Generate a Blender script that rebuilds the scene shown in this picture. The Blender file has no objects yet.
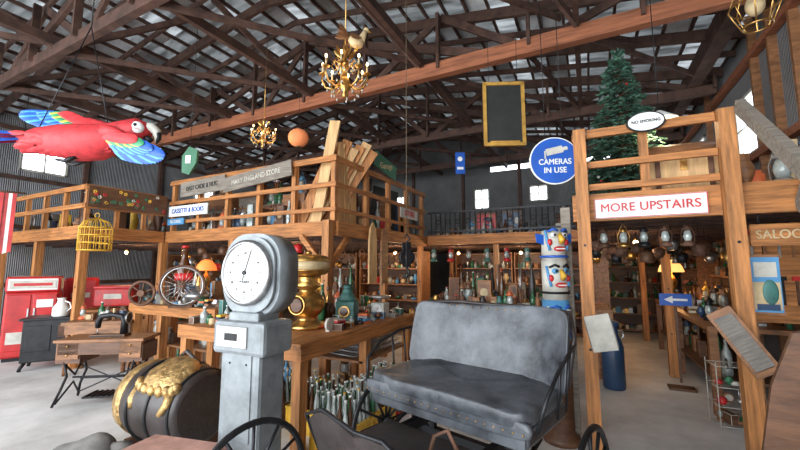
import bpy, bmesh, math, random
from mathutils import Vector, Matrix
random.seed(11)
PI = math.pi
I4 = Matrix.Identity(4)
def T(x, y, z): return Matrix.Translation((x, y, z))
def RX(a): return Matrix.Rotation(math.radians(a), 4, 'X')
def RY(a): return Matrix.Rotation(math.radians(a), 4, 'Y')
def RZ(a): return Matrix.Rotation(math.radians(a), 4, 'Z')
YAW = -27.0
CA, SA = math.cos(math.radians(YAW)), math.sin(math.radians(YAW))
def W(u, v): return (CA*u - SA*v, SA*u + CA*v)

# ---------------------------------------------------------------- materials
def mat(name, col, rough=0.6, metal=0.0, var=0.3, scale=5.0, bump=0.0, emit=0.0, stretch=(1, 1, 1), col2=None, detail=5):
    m = bpy.data.materials.new(name); m.use_nodes = True
    nt = m.node_tree; b = nt.nodes['Principled BSDF']
    b.inputs['Roughness'].default_value = rough
    b.inputs['Metallic'].default_value = metal
    tc = nt.nodes.new('ShaderNodeTexCoord'); mp = nt.nodes.new('ShaderNodeMapping')
    mp.inputs['Scale'].default_value = stretch
    nz = nt.nodes.new('ShaderNodeTexNoise'); nz.inputs['Scale'].default_value = scale
    nz.inputs['Detail'].default_value = detail; nz.inputs['Roughness'].default_value = 0.65
    nt.links.new(tc.outputs['Object'], mp.inputs['Vector']); nt.links.new(mp.outputs['Vector'], nz.inputs['Vector'])
    cr = nt.nodes.new('ShaderNodeValToRGB')
    a = [max(0, c*(1-var)) for c in col]; c2 = col2 if col2 else [min(1, c*(1+var)) for c in col]
    cr.color_ramp.elements[0].color = (*a, 1); cr.color_ramp.elements[1].color = (*c2, 1)
    cr.color_ramp.elements[0].position = 0.32; cr.color_ramp.elements[1].position = 0.68
    nt.links.new(nz.outputs['Fac'], cr.inputs['Fac']); nt.links.new(cr.outputs['Color'], b.inputs['Base Color'])
    if emit > 0:
        b.inputs['Emission Color'].default_value = (*col, 1); b.inputs['Emission Strength'].default_value = emit
    if bump > 0:
        bp = nt.nodes.new('ShaderNodeBump'); bp.inputs['Strength'].default_value = bump; bp.inputs['Distance'].default_value = 0.02
        nt.links.new(nz.outputs['Fac'], bp.inputs['Height']); nt.links.new(bp.outputs['Normal'], b.inputs['Normal'])
    return m

def corrug(name, col, axis, rough=0.5, metal=0.3, freq=14.0, var=0.3, bump=0.8):
    m = mat(name, col, rough, metal, var, 0.9)
    nt = m.node_tree; b = nt.nodes['Principled BSDF']
    tc = nt.nodes.new('ShaderNodeTexCoord'); wv = nt.nodes.new('ShaderNodeTexWave')
    wv.wave_type = 'BANDS'; wv.bands_direction = axis; wv.wave_profile = 'SIN'
    wv.inputs['Scale'].default_value = freq/6.283*2; wv.inputs['Distortion'].default_value = 0
    nt.links.new(tc.outputs['Object'], wv.inputs['Vector'])
    bp = nt.nodes.new('ShaderNodeBump'); bp.inputs['Strength'].default_value = bump; bp.inputs['Distance'].default_value = 0.04
    nt.links.new(wv.outputs['Fac'], bp.inputs['Height']); nt.links.new(bp.outputs['Normal'], b.inputs['Normal'])
    return m

LUM_U = mat('lumber_u', (0.38, 0.150, 0.042), 0.65, 0, 0.55, 4, 0.2, stretch=(0.6, 5, 8))
LUM_V = mat('lumber_v', (0.36, 0.142, 0.040), 0.65, 0, 0.55, 4, 0.2, stretch=(5, 0.6, 8))
LUM_Z = mat('lumber_z', (0.40, 0.165, 0.050), 0.65, 0, 0.55, 4, 0.2, stretch=(6, 6, 0.5))
PALE = mat('pale_board', (0.58, 0.36, 0.16), 0.6, 0, 0.3, 4, 0.2, stretch=(5, 5, 0.5))
OLDW = mat('old_timber', (0.070, 0.034, 0.023), 0.8, 0, 0.5, 5, 0.3)
REDT = mat('red_timber', (0.29, 0.10, 0.045), 0.7, 0, 0.4, 4, 0.2, stretch=(0.5, 5, 5))
DARKW = mat('dark_wood', (0.11, 0.05, 0.025), 0.5, 0, 0.4, 5, 0.2, stretch=(1, 4, 4))
MIDW = mat('mid_wood', (0.24, 0.105, 0.042), 0.5, 0, 0.5, 5, 0.2, stretch=(1, 4, 4))
GREYW = mat('grey_wood', (0.22, 0.19, 0.155), 0.85, 0, 0.35, 6, 0.4, stretch=(0.6, 5, 5))
BLACK = mat('black_iron', (0.018, 0.018, 0.02), 0.45, 0.5, 0.4, 8)
RUST = mat('rusty_iron', (0.13, 0.065, 0.04), 0.7, 0.4, 0.5, 9, 0.3)
STEEL = mat('steel', (0.42, 0.42, 0.42), 0.35, 0.9, 0.3, 8)
BRASS = mat('brass', (0.52, 0.30, 0.09), 0.30, 0.9, 0.5, 9)
GOLD = mat('embossed_gold', (0.50, 0.32, 0.13), 0.40, 0.75, 0.6, 16, 1.0)
GILT = mat('gilt_frame', (0.52, 0.29, 0.06), 0.45, 0.2, 0.3, 8)
WHITE = mat('white_paint', (0.74, 0.74, 0.71), 0.5, 0, 0.06, 4)
OFFW = mat('off_white', (0.50, 0.48, 0.42), 0.6, 0, 0.25, 5)
RED = mat('red_paint', (0.48, 0.018, 0.018), 0.4, 0, 0.3, 4)
BLUE = mat('blue_paint', (0.012, 0.085, 0.40), 0.4, 0, 0.2, 4)
SKYB = mat('sky_blue', (0.08, 0.27, 0.50), 0.45, 0, 0.2, 4)
NAVY = mat('navy_enamel', (0.02, 0.05, 0.11), 0.4, 0, 0.3, 4)
YEL = mat('yellow_paint', (0.66, 0.38, 0.035), 0.5, 0, 0.3, 5)
GREEN = mat('green_paint', (0.03, 0.15, 0.075), 0.5, 0, 0.25, 5)
TEAL = mat('teal_paint', (0.05, 0.16, 0.14), 0.45, 0.1, 0.4, 9)
ORANGE = mat('orange_paint', (0.62, 0.13, 0.04), 0.5, 0, 0.2, 5)
PAPER = mat('orange_paper', (0.80, 0.25, 0.09), 0.8, 0, 0.15, 8, emit=0.12)
SCALEG = mat('scale_grey', (0.20, 0.22, 0.23), 0.42, 0.15, 0.3, 6, 0.05)
LEATH = mat('worn_leather', (0.030, 0.034, 0.042), 0.40, 0, 0.5, 4.5, 0.5, col2=(0.125, 0.135, 0.15), detail=12)
LEATHD = mat('dark_leather', (0.035, 0.027, 0.025), 0.4, 0, 0.4, 7, 0.4)
CLOTH = mat('grey_cloth', (0.20, 0.19, 0.175), 0.9, 0, 0.3, 6, 0.5)
PINK = mat('pinkish_board', (0.45, 0.25, 0.20), 0.6, 0, 0.3, 5, 0.1)
GLASS = mat('bottle_glass', (0.36, 0.40, 0.38), 0.12, 0.1, 0.5, 9)
GLASSB = mat('brown_glass', (0.08, 0.03, 0.01), 0.12, 0.0, 0.3, 9)
GLASSG = mat('green_glass', (0.03, 0.12, 0.05), 0.12, 0.0, 0.3, 9)
CREAM = mat('cream', (0.50, 0.38, 0.21), 0.6, 0, 0.3, 5)
ROPE = mat('rope', (0.10, 0.07, 0.04), 0.9, 0, 0.3, 30)
BULB = mat('bulb_glow', (1.0, 0.72, 0.36), 0.4, 0, 0, 5, emit=9)
SHADE = mat('amber_shade', (1.0, 0.50, 0.14), 0.5, 0, 0.1, 5, emit=1.5)
SHADEO = mat('orange_shade', (0.95, 0.24, 0.05), 0.5, 0, 0.1, 5, emit=0.9)
CHALK = mat('chalkboard', (0.018, 0.020, 0.018), 0.6, 0, 0.3, 5)
NEEDLE = mat('fir_needles', (0.055, 0.13, 0.085), 0.7, 0, 0.6, 9)
WALLM = corrug('wall_metal', (0.22, 0.22, 0.225), 'Y', 0.6, 0.2, 26)
WALLB = corrug('wall_metal_back', (0.24, 0.24, 0.24), 'X', 0.6, 0.2, 26)
ROOF1 = corrug('roof_metal_a', (0.46, 0.47, 0.48), 'Y', 0.42, 0.3, 34, 0.45)
ROOF2 = corrug('roof_metal_b', (0.66, 0.67, 0.68), 'Y', 0.38, 0.3, 34, 0.4)
ROOF3 = corrug('roof_metal_c', (0.26, 0.24, 0.22), 'Y', 0.5, 0.3, 34, 0.5)
def fiber(name, lo, hi, sc):
    m = bpy.data.materials.new(name); m.use_nodes = True
    nt = m.node_tree; nt.nodes.clear()
    o = nt.nodes.new('ShaderNodeOutputMaterial'); tr = nt.nodes.new('ShaderNodeBsdfTranslucent'); df = nt.nodes.new('ShaderNodeBsdfDiffuse'); mx = nt.nodes.new('ShaderNodeMixShader')
    tc = nt.nodes.new('ShaderNodeTexCoord'); mp = nt.nodes.new('ShaderNodeMapping'); mp.inputs['Scale'].default_value = (1.5, 7, 1)
    nz = nt.nodes.new('ShaderNodeTexNoise'); nz.inputs['Scale'].default_value = sc; nz.inputs['Detail'].default_value = 4
    nt.links.new(tc.outputs['Object'], mp.inputs['Vector']); nt.links.new(mp.outputs['Vector'], nz.inputs['Vector'])
    cr = nt.nodes.new('ShaderNodeValToRGB'); cr.color_ramp.elements[0].color = (lo, lo*1.02, lo*1.02, 1); cr.color_ramp.elements[1].color = (hi, hi*1.04, hi*1.05, 1)
    cr.color_ramp.elements[0].position = .35; cr.color_ramp.elements[1].position = .65
    nt.links.new(nz.outputs['Fac'], cr.inputs['Fac']); nt.links.new(cr.outputs['Color'], tr.inputs['Color'])
    mx.inputs[0].default_value = 0.3
    df.inputs['Color'].default_value = (0.4, 0.42, 0.42, 1)
    nt.links.new(tr.outputs[0], mx.inputs[1]); nt.links.new(df.outputs[0], mx.inputs[2]); nt.links.new(mx.outputs[0], o.inputs[0])
    return m
FIBER = fiber('fibreglass_sheet', .04, .22, 1.0)
ROOFFILL = fiber('dim_translucent_roof_fill', .012, .085, 1.2)  # added low-transmission cells, so the unlit metal roof reads as mid grey
CONC = mat('concrete', (0.62, 0.61, 0.59), 0.7, 0, 0.30, 0.9, 0.08, col2=(0.84, 0.83, 0.81), detail=10)

# ---------------------------------------------------------------- mesh builder
class MB:
    def __init__(s, name):
        s.name = name; s.bm = bmesh.new(); s.mats = []; s.M = I4.copy()
    def mi(s, m):
        if m not in s.mats: s.mats.append(m)
        return s.mats.index(m)
    def _set(s, verts, m, smooth):
        k = s.mi(m)
        fs = set()
        for v in verts:
            for f in v.link_faces: fs.add(f)
        for f in fs: f.material_index = k; f.smooth = smooth
        return fs
    def box(s, c, d, m, R=None, bev=0.0):
        M = s.M @ T(*c) @ (R if R else I4) @ Matrix.Diagonal((d[0], d[1], d[2], 1))
        r = bmesh.ops.create_cube(s.bm, size=1, matrix=M)
        s._set(r['verts'], m, False)
        if bev > 0:
            es = set(e for v in r['verts'] for e in v.link_edges)
            bmesh.ops.bevel(s.bm, geom=list(es), offset=bev, segments=2, profile=0.5, affect='EDGES')
    def bx(s, x0, x1, y0, y1, z0, z1, m, bev=0):
        s.box(((x0+x1)/2, (y0+y1)/2, (z0+z1)/2), (abs(x1-x0), abs(y1-y0), abs(z1-z0)), m, None, bev)
    def beam(s, a, b, w, h, m):
        a = Vector(a); b = Vector(b); d = b-a; L = d.length; x = d.normalized()
        up = Vector((0, 0, 1)) if abs(x.z) < 0.98 else Vector((0, 1, 0))
        y = up.cross(x).normalized(); z = x.cross(y)
        R = Matrix(((x.x, y.x, z.x, 0), (x.y, y.y, z.y, 0), (x.z, y.z, z.z, 0), (0, 0, 0, 1)))
        s.box((a+b)/2, (L, w, h), m, R)
    def cyl(s, a, b, r1, m, r2=None, seg=12, smooth=True):
        if r2 is None: r2 = r1
        a = Vector(a); b = Vector(b); d = b-a
        M = s.M @ T(*((a+b)/2)) @ d.to_track_quat('Z', 'Y').to_matrix().to_4x4()
        r = bmesh.ops.create_cone(s.bm, cap_ends=True, segments=seg, radius1=r1, radius2=max(r2, 1e-4), depth=d.length, matrix=M)
        fs = s._set(r['verts'], m, smooth)
        for f in fs:
            if len(f.verts) > 4: f.smooth = False
    def sph(s, c, r, m, R=None, seg=14):
        if not hasattr(r, '__len__'): r = (r, r, r)
        M = s.M @ T(*c) @ (R if R else I4) @ Matrix.Diagonal((r[0], r[1], r[2], 1))
        q = bmesh.ops.create_uvsphere(s.bm, u_segments=seg, v_segments=max(6, seg*2//3), radius=1, matrix=M)
        s._set(q['verts'], m, True)
    def lathe(s, c, prof, m, seg=14, R=None, smooth=True):
        M = s.M @ T(*c) @ (R if R else I4); k = s.mi(m); rings = []
        for r, z in prof:
            rings.append([s.bm.verts.new(M @ Vector((max(r, 1e-4)*math.cos(2*PI*i/seg), max(r, 1e-4)*math.sin(2*PI*i/seg), z))) for i in range(seg)])
        for a, b in zip(rings, rings[1:]):
            for i in range(seg):
                f = s.bm.faces.new((a[i], a[(i+1) % seg], b[(i+1) % seg], b[i])); f.material_index = k; f.smooth = smooth
        for rg in (rings[0][::-1], rings[-1]):
            f = s.bm.faces.new(rg); f.material_index = k
    def tube(s, pts, r, m, seg=8, closed=False, flat=1.0):
        P = [Vector(p) for p in pts]; n = len(P); k = s.mi(m)
        rs = r if hasattr(r, '__len__') else [r]*n
        rings = []; nrm = None
        for i in range(n):
            if closed: d = (P[(i+1) % n]-P[i-1]).normalized()
            else: d = (P[min(i+1, n-1)]-P[max(i-1, 0)]).normalized()
            if nrm is None:
                nrm = d.cross(Vector((0, 0, 1)))
                if nrm.length < 0.05: nrm = d.cross(Vector((0, 1, 0)))
            nrm = (nrm - d*nrm.dot(d)).normalized(); bi = d.cross(nrm)
            rings.append([s.bm.verts.new(s.M @ (P[i]+(nrm*math.cos(2*PI*j/seg)*flat+bi*math.sin(2*PI*j/seg))*rs[i])) for j in range(seg)])
        pr = list(zip(rings, rings[1:]))
        if closed: pr.append((rings[-1], rings[0]))
        for a, b in pr:
            for i in range(seg):
                f = s.bm.faces.new((a[i], a[(i+1) % seg], b[(i+1) % seg], b[i])); f.material_index = k; f.smooth = True
        if not closed:
            for rg in (rings[0][::-1], rings[-1]):
                f = s.bm.faces.new(rg); f.material_index = k
    def ring(s, c, R, r, m, rot=None, n=28, seg=6):
        M = T(*c) @ (rot if rot else I4)
        s.tube([M @ Vector((R*math.cos(2*PI*i/n), R*math.sin(2*PI*i/n), 0)) for i in range(n)], r, m, seg, True)
    def poly(s, pts, depth, M, m, smooth=False):
        M = s.M @ M; k = s.mi(m)
        a = [s.bm.verts.new(M @ Vector((x, y, 0))) for x, y in pts]; b = [s.bm.verts.new(M @ Vector((x, y, depth))) for x, y in pts]
        n = len(pts); F = [s.bm.faces.new(a[::-1]), s.bm.faces.new(b)]
        for i in range(n):
            f = s.bm.faces.new((a[i], a[(i+1) % n], b[(i+1) % n], b[i])); f.smooth = smooth; F.append(f)
        for f in F: f.material_index = k
    def sup(s, c, r, m, e=0.3, R=None, nu=28, nv=16, warp=None):
        M = s.M @ T(*c) @ (R if R else I4); k = s.mi(m)
        def p(w, e): return math.copysign(abs(w)**e, w)
        rings = []
        for i in range(nv+1):
            ph = -PI/2+PI*i/nv
            row = []
            for j in range(nu):
                th = 2*PI*j/nu
                v = Vector((r[0]*p(math.cos(ph), e)*p(math.cos(th), e), r[1]*p(math.cos(ph), e)*p(math.sin(th), e), r[2]*p(math.sin(ph), e)))
                if warp: v = warp(v)
                row.append(s.bm.verts.new(M @ v))
            rings.append(row)
        for a, b in zip(rings, rings[1:]):
            for i in range(nu):
                try:
                    f = s.bm.faces.new((a[i], a[(i+1) % nu], b[(i+1) % nu], b[i])); f.material_index = k; f.smooth = True
                except ValueError: pass
    def leaf(s, a, b, w, m, nrm=(0, -1, 0), fold=0.15):
        a = Vector(a); b = Vector(b); d = b-a; n = Vector(nrm); sd = d.cross(n).normalized()*w/2; n = sd.cross(d).normalized()*w*fold; k = s.mi(m)
        q = [(0, .35), (.3, .85), (.65, 1), (.88, .7), (1, .12)]
        L = []; C = []; R_ = []
        for t, ww in q:
            c = a+d*t
            L.append(s.bm.verts.new(s.M @ (c+sd*ww))); C.append(s.bm.verts.new(s.M @ (c+n))); R_.append(s.bm.verts.new(s.M @ (c-sd*ww)))
        for i in range(len(q)-1):
            for X, Y in ((L, C), (C, R_)):
                f = s.bm.faces.new((X[i], X[i+1], Y[i+1], Y[i])); f.material_index = k; f.smooth = True
    def text(s, body, size, M, m, ext=0.004, sx=1.0):
        cu = bpy.data.curves.new('t', 'FONT'); cu.body = body; cu.size = size; cu.extrude = ext; cu.align_x = 'CENTER'; cu.align_y = 'CENTER'
        cu.space_character = 1.04
        ob = bpy.data.objects.new('t', cu); bpy.context.scene.collection.objects.link(ob)
        bpy.context.view_layer.update()
        me0 = bpy.data.meshes.new_from_object(ob.evaluated_get(bpy.context.evaluated_depsgraph_get()))
        bpy.data.objects.remove(ob)
        k = s.mi(m); e = size*.014
        for dx, dy, dz in ((-e, 0, 0), (e, 0, .0002), (0, e*.7, .0004), (0, -e*.7, .0006)):
            me = me0.copy()
            me.transform(s.M @ M @ T(dx, dy, dz) @ Matrix.Diagonal((sx, 1, 1, 1)))
            old = set(s.bm.faces)
            s.bm.from_mesh(me)
            for f in s.bm.faces:
                if f not in old: f.material_index = k; f.smooth = False
            bpy.data.meshes.remove(me)
        bpy.data.meshes.remove(me0)
    def done(s, loc=(0, 0, 0), rz=0.0, recalc=True):
        if recalc: bmesh.ops.recalc_face_normals(s.bm, faces=s.bm.faces[:])
        me = bpy.data.meshes.new(s.name); s.bm.to_mesh(me); s.bm.free()
        for m in s.mats: me.materials.append(m)
        ob = bpy.data.objects.new(s.name, me); bpy.context.scene.collection.objects.link(ob)
        ob.location = loc; ob.rotation_euler = (0, 0, math.radians(rz))
        return ob
def place(mb, u, v, z=0, extra=0):
    x, y = W(u, v); return mb.done((x, y, z), YAW+extra)
def lamp(name, loc, power, col, parent=None, rad=0.06):
    l = bpy.data.lights.new(name, 'POINT'); l.energy = power; l.color = col; l.shadow_soft_size = rad
    o = bpy.data.objects.new(name, l); bpy.context.scene.collection.objects.link(o); o.location = loc
    if parent:
        bpy.context.view_layer.update(); o.parent = parent; o.matrix_parent_inverse = parent.matrix_world.inverted()
    return o

# ---------------------------------------------------------------- small goods
GOODS = [RED, NAVY, CREAM, GREEN, BRASS, STEEL, DARKW, MIDW, OFFW, TEAL, RUST, GLASS, GLASSB, GLASSG, YEL, BLACK, CLOTH, ORANGE, BRASS, DARKW, MIDW, RUST, BRASS, BLACK, DARKW, LEATHD, GREYW, SKYB]
def bottle(b, x, y, z, h, r, m, cap=None):
    b.lathe((x, y, z), [(r*.9, 0), (r, h*.03), (r, h*.55), (r*.85, h*.65), (r*.36, h*.8), (r*.32, h*.94), (r*.42, h*.95), (r*.42, h)], m, 9)
    if cap: b.cyl((x, y, z+h), (x, y, z+h+.012), r*.45, cap, seg=8)
def lantern_at(b, x, y, z, s, m):
    b.lathe((x, y, z), [(.09*s, 0), (.10*s, .03*s), (.07*s, .07*s), (.05*s, .09*s)], m, 10)
    b.lathe((x, y, z+.09*s), [(.045*s, 0), (.065*s, .07*s), (.05*s, .14*s), (.04*s, .17*s)], GLASS, 10)
    b.lathe((x, y, z+.26*s), [(.05*s, 0), (.07*s, .02*s), (.03*s, .06*s), (.035*s, .08*s)], m, 10)
    b.tube([(x-.08*s, y, z+.04*s), (x-.09*s, y, z+.2*s), (x-.05*s, y, z+.32*s), (x, y, z+.42*s), (x+.05*s, y, z+.32*s), (x+.09*s, y, z+.2*s), (x+.08*s, y, z+.04*s)], .005*s, m, 5)
def goods(b, x0, x1, y0, y1, z, maxh=0.35, step=0.13):
    step *= .75
    x = x0+.05
    while x < x1-.04:
        yy = random.uniform(y0+.06, max(y0+.07, y1-.06)); m = random.choice(GOODS); k = random.random(); h = random.uniform(.35, 1)*maxh; r = random.uniform(.03, .065)*(1+max(0, maxh-.4)*.8)
        if k < .18: bottle(b, x, yy, z, h, min(r, .05), random.choice([GLASS, GLASSB, GLASSG, m]), random.choice([None, RED, WHITE]))
        elif k < .34: b.box((x, yy, z+h*.35), (r*2, min(.16, y1-y0), h*.7), m, RZ(random.uniform(-15, 15)), .004)
        elif k < .44: b.lathe((x, yy, z), [(r*.8, 0), (r, .01), (r, h*.45), (r*.7, h*.5), (r*.75, h*.56), (0.005, h*.58)], m, 10)
        elif k < .56: b.lathe((x, yy, z), [(r*.5, 0), (r*.35, h*.15), (r*1.1, h*.35), (r*1.25, h*.5), (r*.7, h*.7), (r*.9, h*.8)], m, 10)
        elif k < .66: lantern_at(b, x, yy, z, min(1.0, maxh/.42), m)
        elif k < .74:
            b.cyl((x, yy-.015, z+r*1.3), (x, yy+.015, z+r*1.3), r*1.25, m, seg=14); b.cyl((x, yy-.02, z+r*1.3), (x, yy-.014, z+r*1.3), r*.95, OFFW, seg=14); b.box((x, yy, z+.008), (r*1.4, .05, .016), m)
        elif k < .81:
            b.box((x, yy, z+h*.3), (r*2.6, .09, h*.6), random.choice([MIDW, DARKW]), None, .008); b.cyl((x, yy-.045, z+h*.33), (x, yy-.055, z+h*.33), r*.8, CREAM, seg=14)
        elif k < .87:
            b.lathe((x, yy, z), [(r, 0), (r*1.3, h*.15), (r*1.1, h*.3), (r*.4, h*.38), (r*.2, h*.45)], m, 12); b.tube([(x+r*1.1, yy, z+h*.12), (x+r*1.8, yy, z+h*.35)], [.018, .01], m, 6); b.tube([(x-r, yy, z+h*.3), (x-r*.5, yy, z+h*.62), (x+r*.5, yy, z+h*.62), (x+r, yy, z+h*.3)], .006, BLACK, 5)
        elif k < .93:
            b.lathe((x, yy, z), [(r, 0), (r, h*.35)], m, 10)
            for q in range(4):
                a = random.uniform(-.25, .25); b.cyl((x+a*.05, yy, z+.02), (x+a*h*.6, yy+a*.1, z+h*.95), .007, random.choice([MIDW, STEEL, RUST]), seg=5)
        else:
            for q in range(4): b.box((x, yy, z+.015+q*.03), (r*2.1-q*.008, .12, .026), random.choice(GOODS), RZ(random.uniform(-10, 10)))
        x += random.uniform(.7, 1.3)*step
def shelf(name, u, v, w, d, h, n, extra=0, maxh=None, wood=None, step=.12, back=True):
    wood = wood or MIDW
    b = MB(name)
    for sx in (-1, 1): b.box((sx*(w/2-.015), 0, h/2), (.03, d, h), wood)
    if back: b.box((0, d/2-.01, h/2), (w-.03, .012, h-.02), DARKW)
    gap = (h-.1)/n
    for i in range(n+1):
        z = .06+i*gap; b.box((0, 0, z), (w-.03, d-.02, .025), wood)
        if i < n: goods(b, -w/2+.04, w/2-.04, -d/2+.03, d/2-.05, z+.0125, (maxh or gap*.82), step)
    return place(b, u, v, 0, extra)

# ================================================================= ROOM SHELL
U0, U1, V0, V1 = -12.4, 2.4, -4.0, 13.0
EAVE, RIDGE, UM = 5.4, 6.6, -5.0
def roofz(u): return EAVE+(RIDGE-EAVE)*(1-abs(u-UM)/7.4)
b = MB('floor'); b.bx(U0-.1, U1+.1, V0, V1+.1, -.1, 0, CONC); place(b, 0, 0)
def gridwall(b, fixed, a0, a1, z0, z1, holes, th, axis, m):
    As = sorted(set([a0, a1]+[h[i] for h in holes for i in (0, 1)])); Zs = sorted(set([z0, z1]+[h[i] for h in holes for i in (2, 3)]))
    for A, B in zip(As, As[1:]):
        for C, D in zip(Zs, Zs[1:]):
            ca, cz = (A+B)/2, (C+D)/2
            if any(h[0] < ca < h[1] and h[2] < cz < h[3] for h in holes): continue
            if axis == 'v': b.bx(fixed, fixed+th, A, B, C, D, m)
            else: b.bx(A, B, fixed, fixed+th, C, D, m)
lh = [(3.67, 4.61, 4.0, 4.73), (8.2, 9.0, 4.0, 4.7)]
b = MB('wall_left'); gridwall(b, U0-.05, V0, V1, 0, EAVE, lh, .05, 'v', WALLM)
for v in range(-3, 13, 2): b.bx(U0, U0+.1, v-.05, v+.05, 0, EAVE, OLDW)
for z in (1.2, 2.6, 3.8, 5.0): b.bx(U0, U0+.05, V0, V1, z-.05, z+.05, OLDW)
place(b, 0, 0)
rh = [(7.3, 8.9, 3.4, 4.4), (4.6, 5.6, 3.4, 4.3), (10.0, 11.4, 3.6, 4.5)]
b = MB('wall_right'); gridwall(b, U1, V0, V1, 0, EAVE, rh, .05, 'v', WALLM)
for i in range(28):
    v = V0+.3+i*.6
    if not any(h[0]-.05 < v < h[1]+.05 for h in rh): b.bx(U1-.1, U1, v-.03, v+.03, 0, EAVE, MIDW)
for z in (1.0, 2.2, 3.3, 4.8): b.bx(U1-.12, U1-.02, V0, V1, z-.05, z+.05, REDT)
place(b, 0, 0)
bh = [(-3.6, -3.05, 3.65, 4.4), (-1.7, -1.1, 3.8, 4.35), (-6.9, -6.2, 3.7, 4.4), (-3.0, 1.8, 4.98, 5.16), (-9.6, -9.0, 3.7, 4.3)]
b = MB('wall_back'); gridwall(b, V1, U0, U1, 0, EAVE, bh, .05, 'u', WALLB)
b.poly([(U0, EAVE), (U1, EAVE), (UM, RIDGE)], .05, T(0, V1+.05, 0) @ RX(90), WALLB)
for u in range(-12, 3, 2): b.bx(u-.05, u+.05, V1-.1, V1, 0, EAVE, OLDW)
place(b, 0, 0)
def winframe(name, axis, f, a0, a1, z0, z1):
    b = MB(name); t = .03; am = (a0+a1)/2
    for (A, B, C, D) in ((a0, a0+t*1.6, z0, z1), (a1-t*1.6, a1, z0, z1), (a0, a1, z0, z0+t*1.6), (a0, a1, z1-t*1.6, z1), (am-t/2, am+t/2, z0, z1), (a0, a1, (z0+z1)/2-t/3, (z0+z1)/2+t/3)):
        if axis == 'v': b.bx(f-.03, f+.03, A, B, C, D, OFFW)
        else: b.bx(A, B, f-.03, f+.03, C, D, OFFW)
    place(b, 0, 0)
k = 1
for h in lh: winframe('window_%d' % k, 'v', U0, *h); k += 1
for h in rh: winframe('window_%d' % k, 'v', U1, *h); k += 1
for h in bh:
    if h[3] < 5: winframe('window_%d' % k, 'u', V1, *h); k += 1
b = MB('ceiling')
us = [U0+i*.37 for i in range(41)]; vs = [V0+i*.68 for i in range(26)]
for i, (a, c) in enumerate(zip(us, us[1:])):
    for j, (p, q) in enumerate(zip(vs, vs[1:])):
        r = random.random(); m = FIBER if (r < .08 or (i//2 in (5, 15) and r < .3)) else ROOFFILL if r < .62 else (ROOF2 if r < .74 else ROOF1 if r < .92 else ROOF3)
        kk = b.mi(m); off = .004*(i % 2)
        V = [b.bm.verts.new((x, y, roofz(x)+off)) for x, y in ((a-.01, p), (c+.01, p), (c+.01, q), (a-.01, q))]
        f = b.bm.faces.new(V); f.material_index = kk
place(b, 0, 0)
b = MB('roof_purlins')
for i, a in enumerate(us):
    b.beam((a, V0, roofz(a)-.035), (a, V1, roofz(a)-.035), .04, .06, OLDW)
place(b, 0, 0)
b = MB('roof_rafters')
for i in range(25):
    v = V0+.34+i*.68
    big = i % 2 == 0
    for a, c in ((U0, UM), (UM, U1)):
        b.beam((a, v, roofz(a)-.15), (c, v, roofz(c)-.15), .07 if big else .04, .18 if big else .1, OLDW)
place(b, 0, 0)
def truss(name, v, big=False, m=OLDW):
    b = MB(name); zc = 4.95
    b.beam((U0+.1, v, zc), (U1-.12, v, zc), .14 if big else .1, .24 if big else .18, m)
    n = 10; du = (U1-U0-.3)/n
    for i in range(n):
        a = U0+.15+i*du; c = a+du
        if i % 2 == 0: b.beam((a, v+.06, zc), (c, v+.06, roofz(c)-.2), .05, .12, OLDW)
        else: b.beam((c, v+.06, zc), (a, v+.06, roofz(a)-.2), .05, .12, OLDW)
        b.beam((c-.001, v-.06, zc), (c, v-.06, roofz(c)-.2), .05, .1, OLDW)
    for s in (-1, 1): b.beam((UM, v, RIDGE-.3), (UM+s*3.6, v, zc+.1), .06, .14, OLDW)
    place(b, 0, 0)
truss('roof_truss', -.6); truss('roof_truss', 2.4); truss('tie_beam_truss', 5.6, True, REDT); truss('roof_truss', 8.6); truss('roof_truss', 11.4)
b = MB('roof_braces')
for u in (-9.6, -7.2, -4.8, -2.4, 0.0):
    b.beam((u, V0, 5.1), (u, V1-.1, 5.1), .08, .14, OLDW)
    for v in (-.6, 2.4, 5.6, 8.6):
        b.beam((u, v, 5.0), (u+.9, v+1.6, roofz(u+.9)-.15), .05, .1, OLDW)
        b.beam((u, v+3, 5.0), (u-.9, v+1.5, roofz(u-.9)-.15), .05, .1, OLDW)
        b.beam((u+.1, v, 4.9), (u+2.2, v+3.0, 5.15), .04, .09, OLDW)
b.beam((1.95, V0, 5.2), (1.95, V1-.1, 5.2), .22, .3, OLDW)
place(b, 0, 0)

# ================================================================= LOFTS
def deck(name, u0, u1, v0, v1, z=2.3):
    b = MB(name)
    n = int((u1-u0)/.2)
    w = (u1-u0)/n
    for i in range(n): b.bx(u0+i*w+.003, u0+(i+1)*w-.003, v0, v1, z-.04, z, MIDW)
    v = v0+.3
    while v < v1: b.bx(u0+.02, u1-.02, v-.025, v+.025, z-.2, z-.041, OLDW); v += .5
    return b
def post(b, u, v, z0, z1, s=.11, m=None): b.bx(u-s/2, u+s/2, v-s/2, v+s/2, z0, z1, m or LUM_Z)
def spost(u, v, z1, s=.11, m=None, brace=None):
    b = MB('support_post'); b.bx(-s/2, s/2, -s/2, s/2, 0, z1, m or LUM_Z)
    for z in (z1*.3, z1*.62): b.cyl((0, -s/2, z), (0, -s/2-.008, z), .012, BLACK, seg=8)
    if brace:
        for d in brace: b.beam((d[0]*.04, d[1]*.04, 1.62), (d[0]*.5, d[1]*.5, 2.1), .06, .08, LUM_U)
    place(b, u, v)
b = deck('mezzanine_right', -.06, 2.25, 4.08, 12.8, 2.33)
b.bx(-.12, 2.25, 4.0, 4.08, 2.08, 2.34, LUM_U); b.bx(-.12, -.04, 4.08, 12.8, 2.1, 2.34, LUM_V)
place(b, 0, 0)
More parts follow.
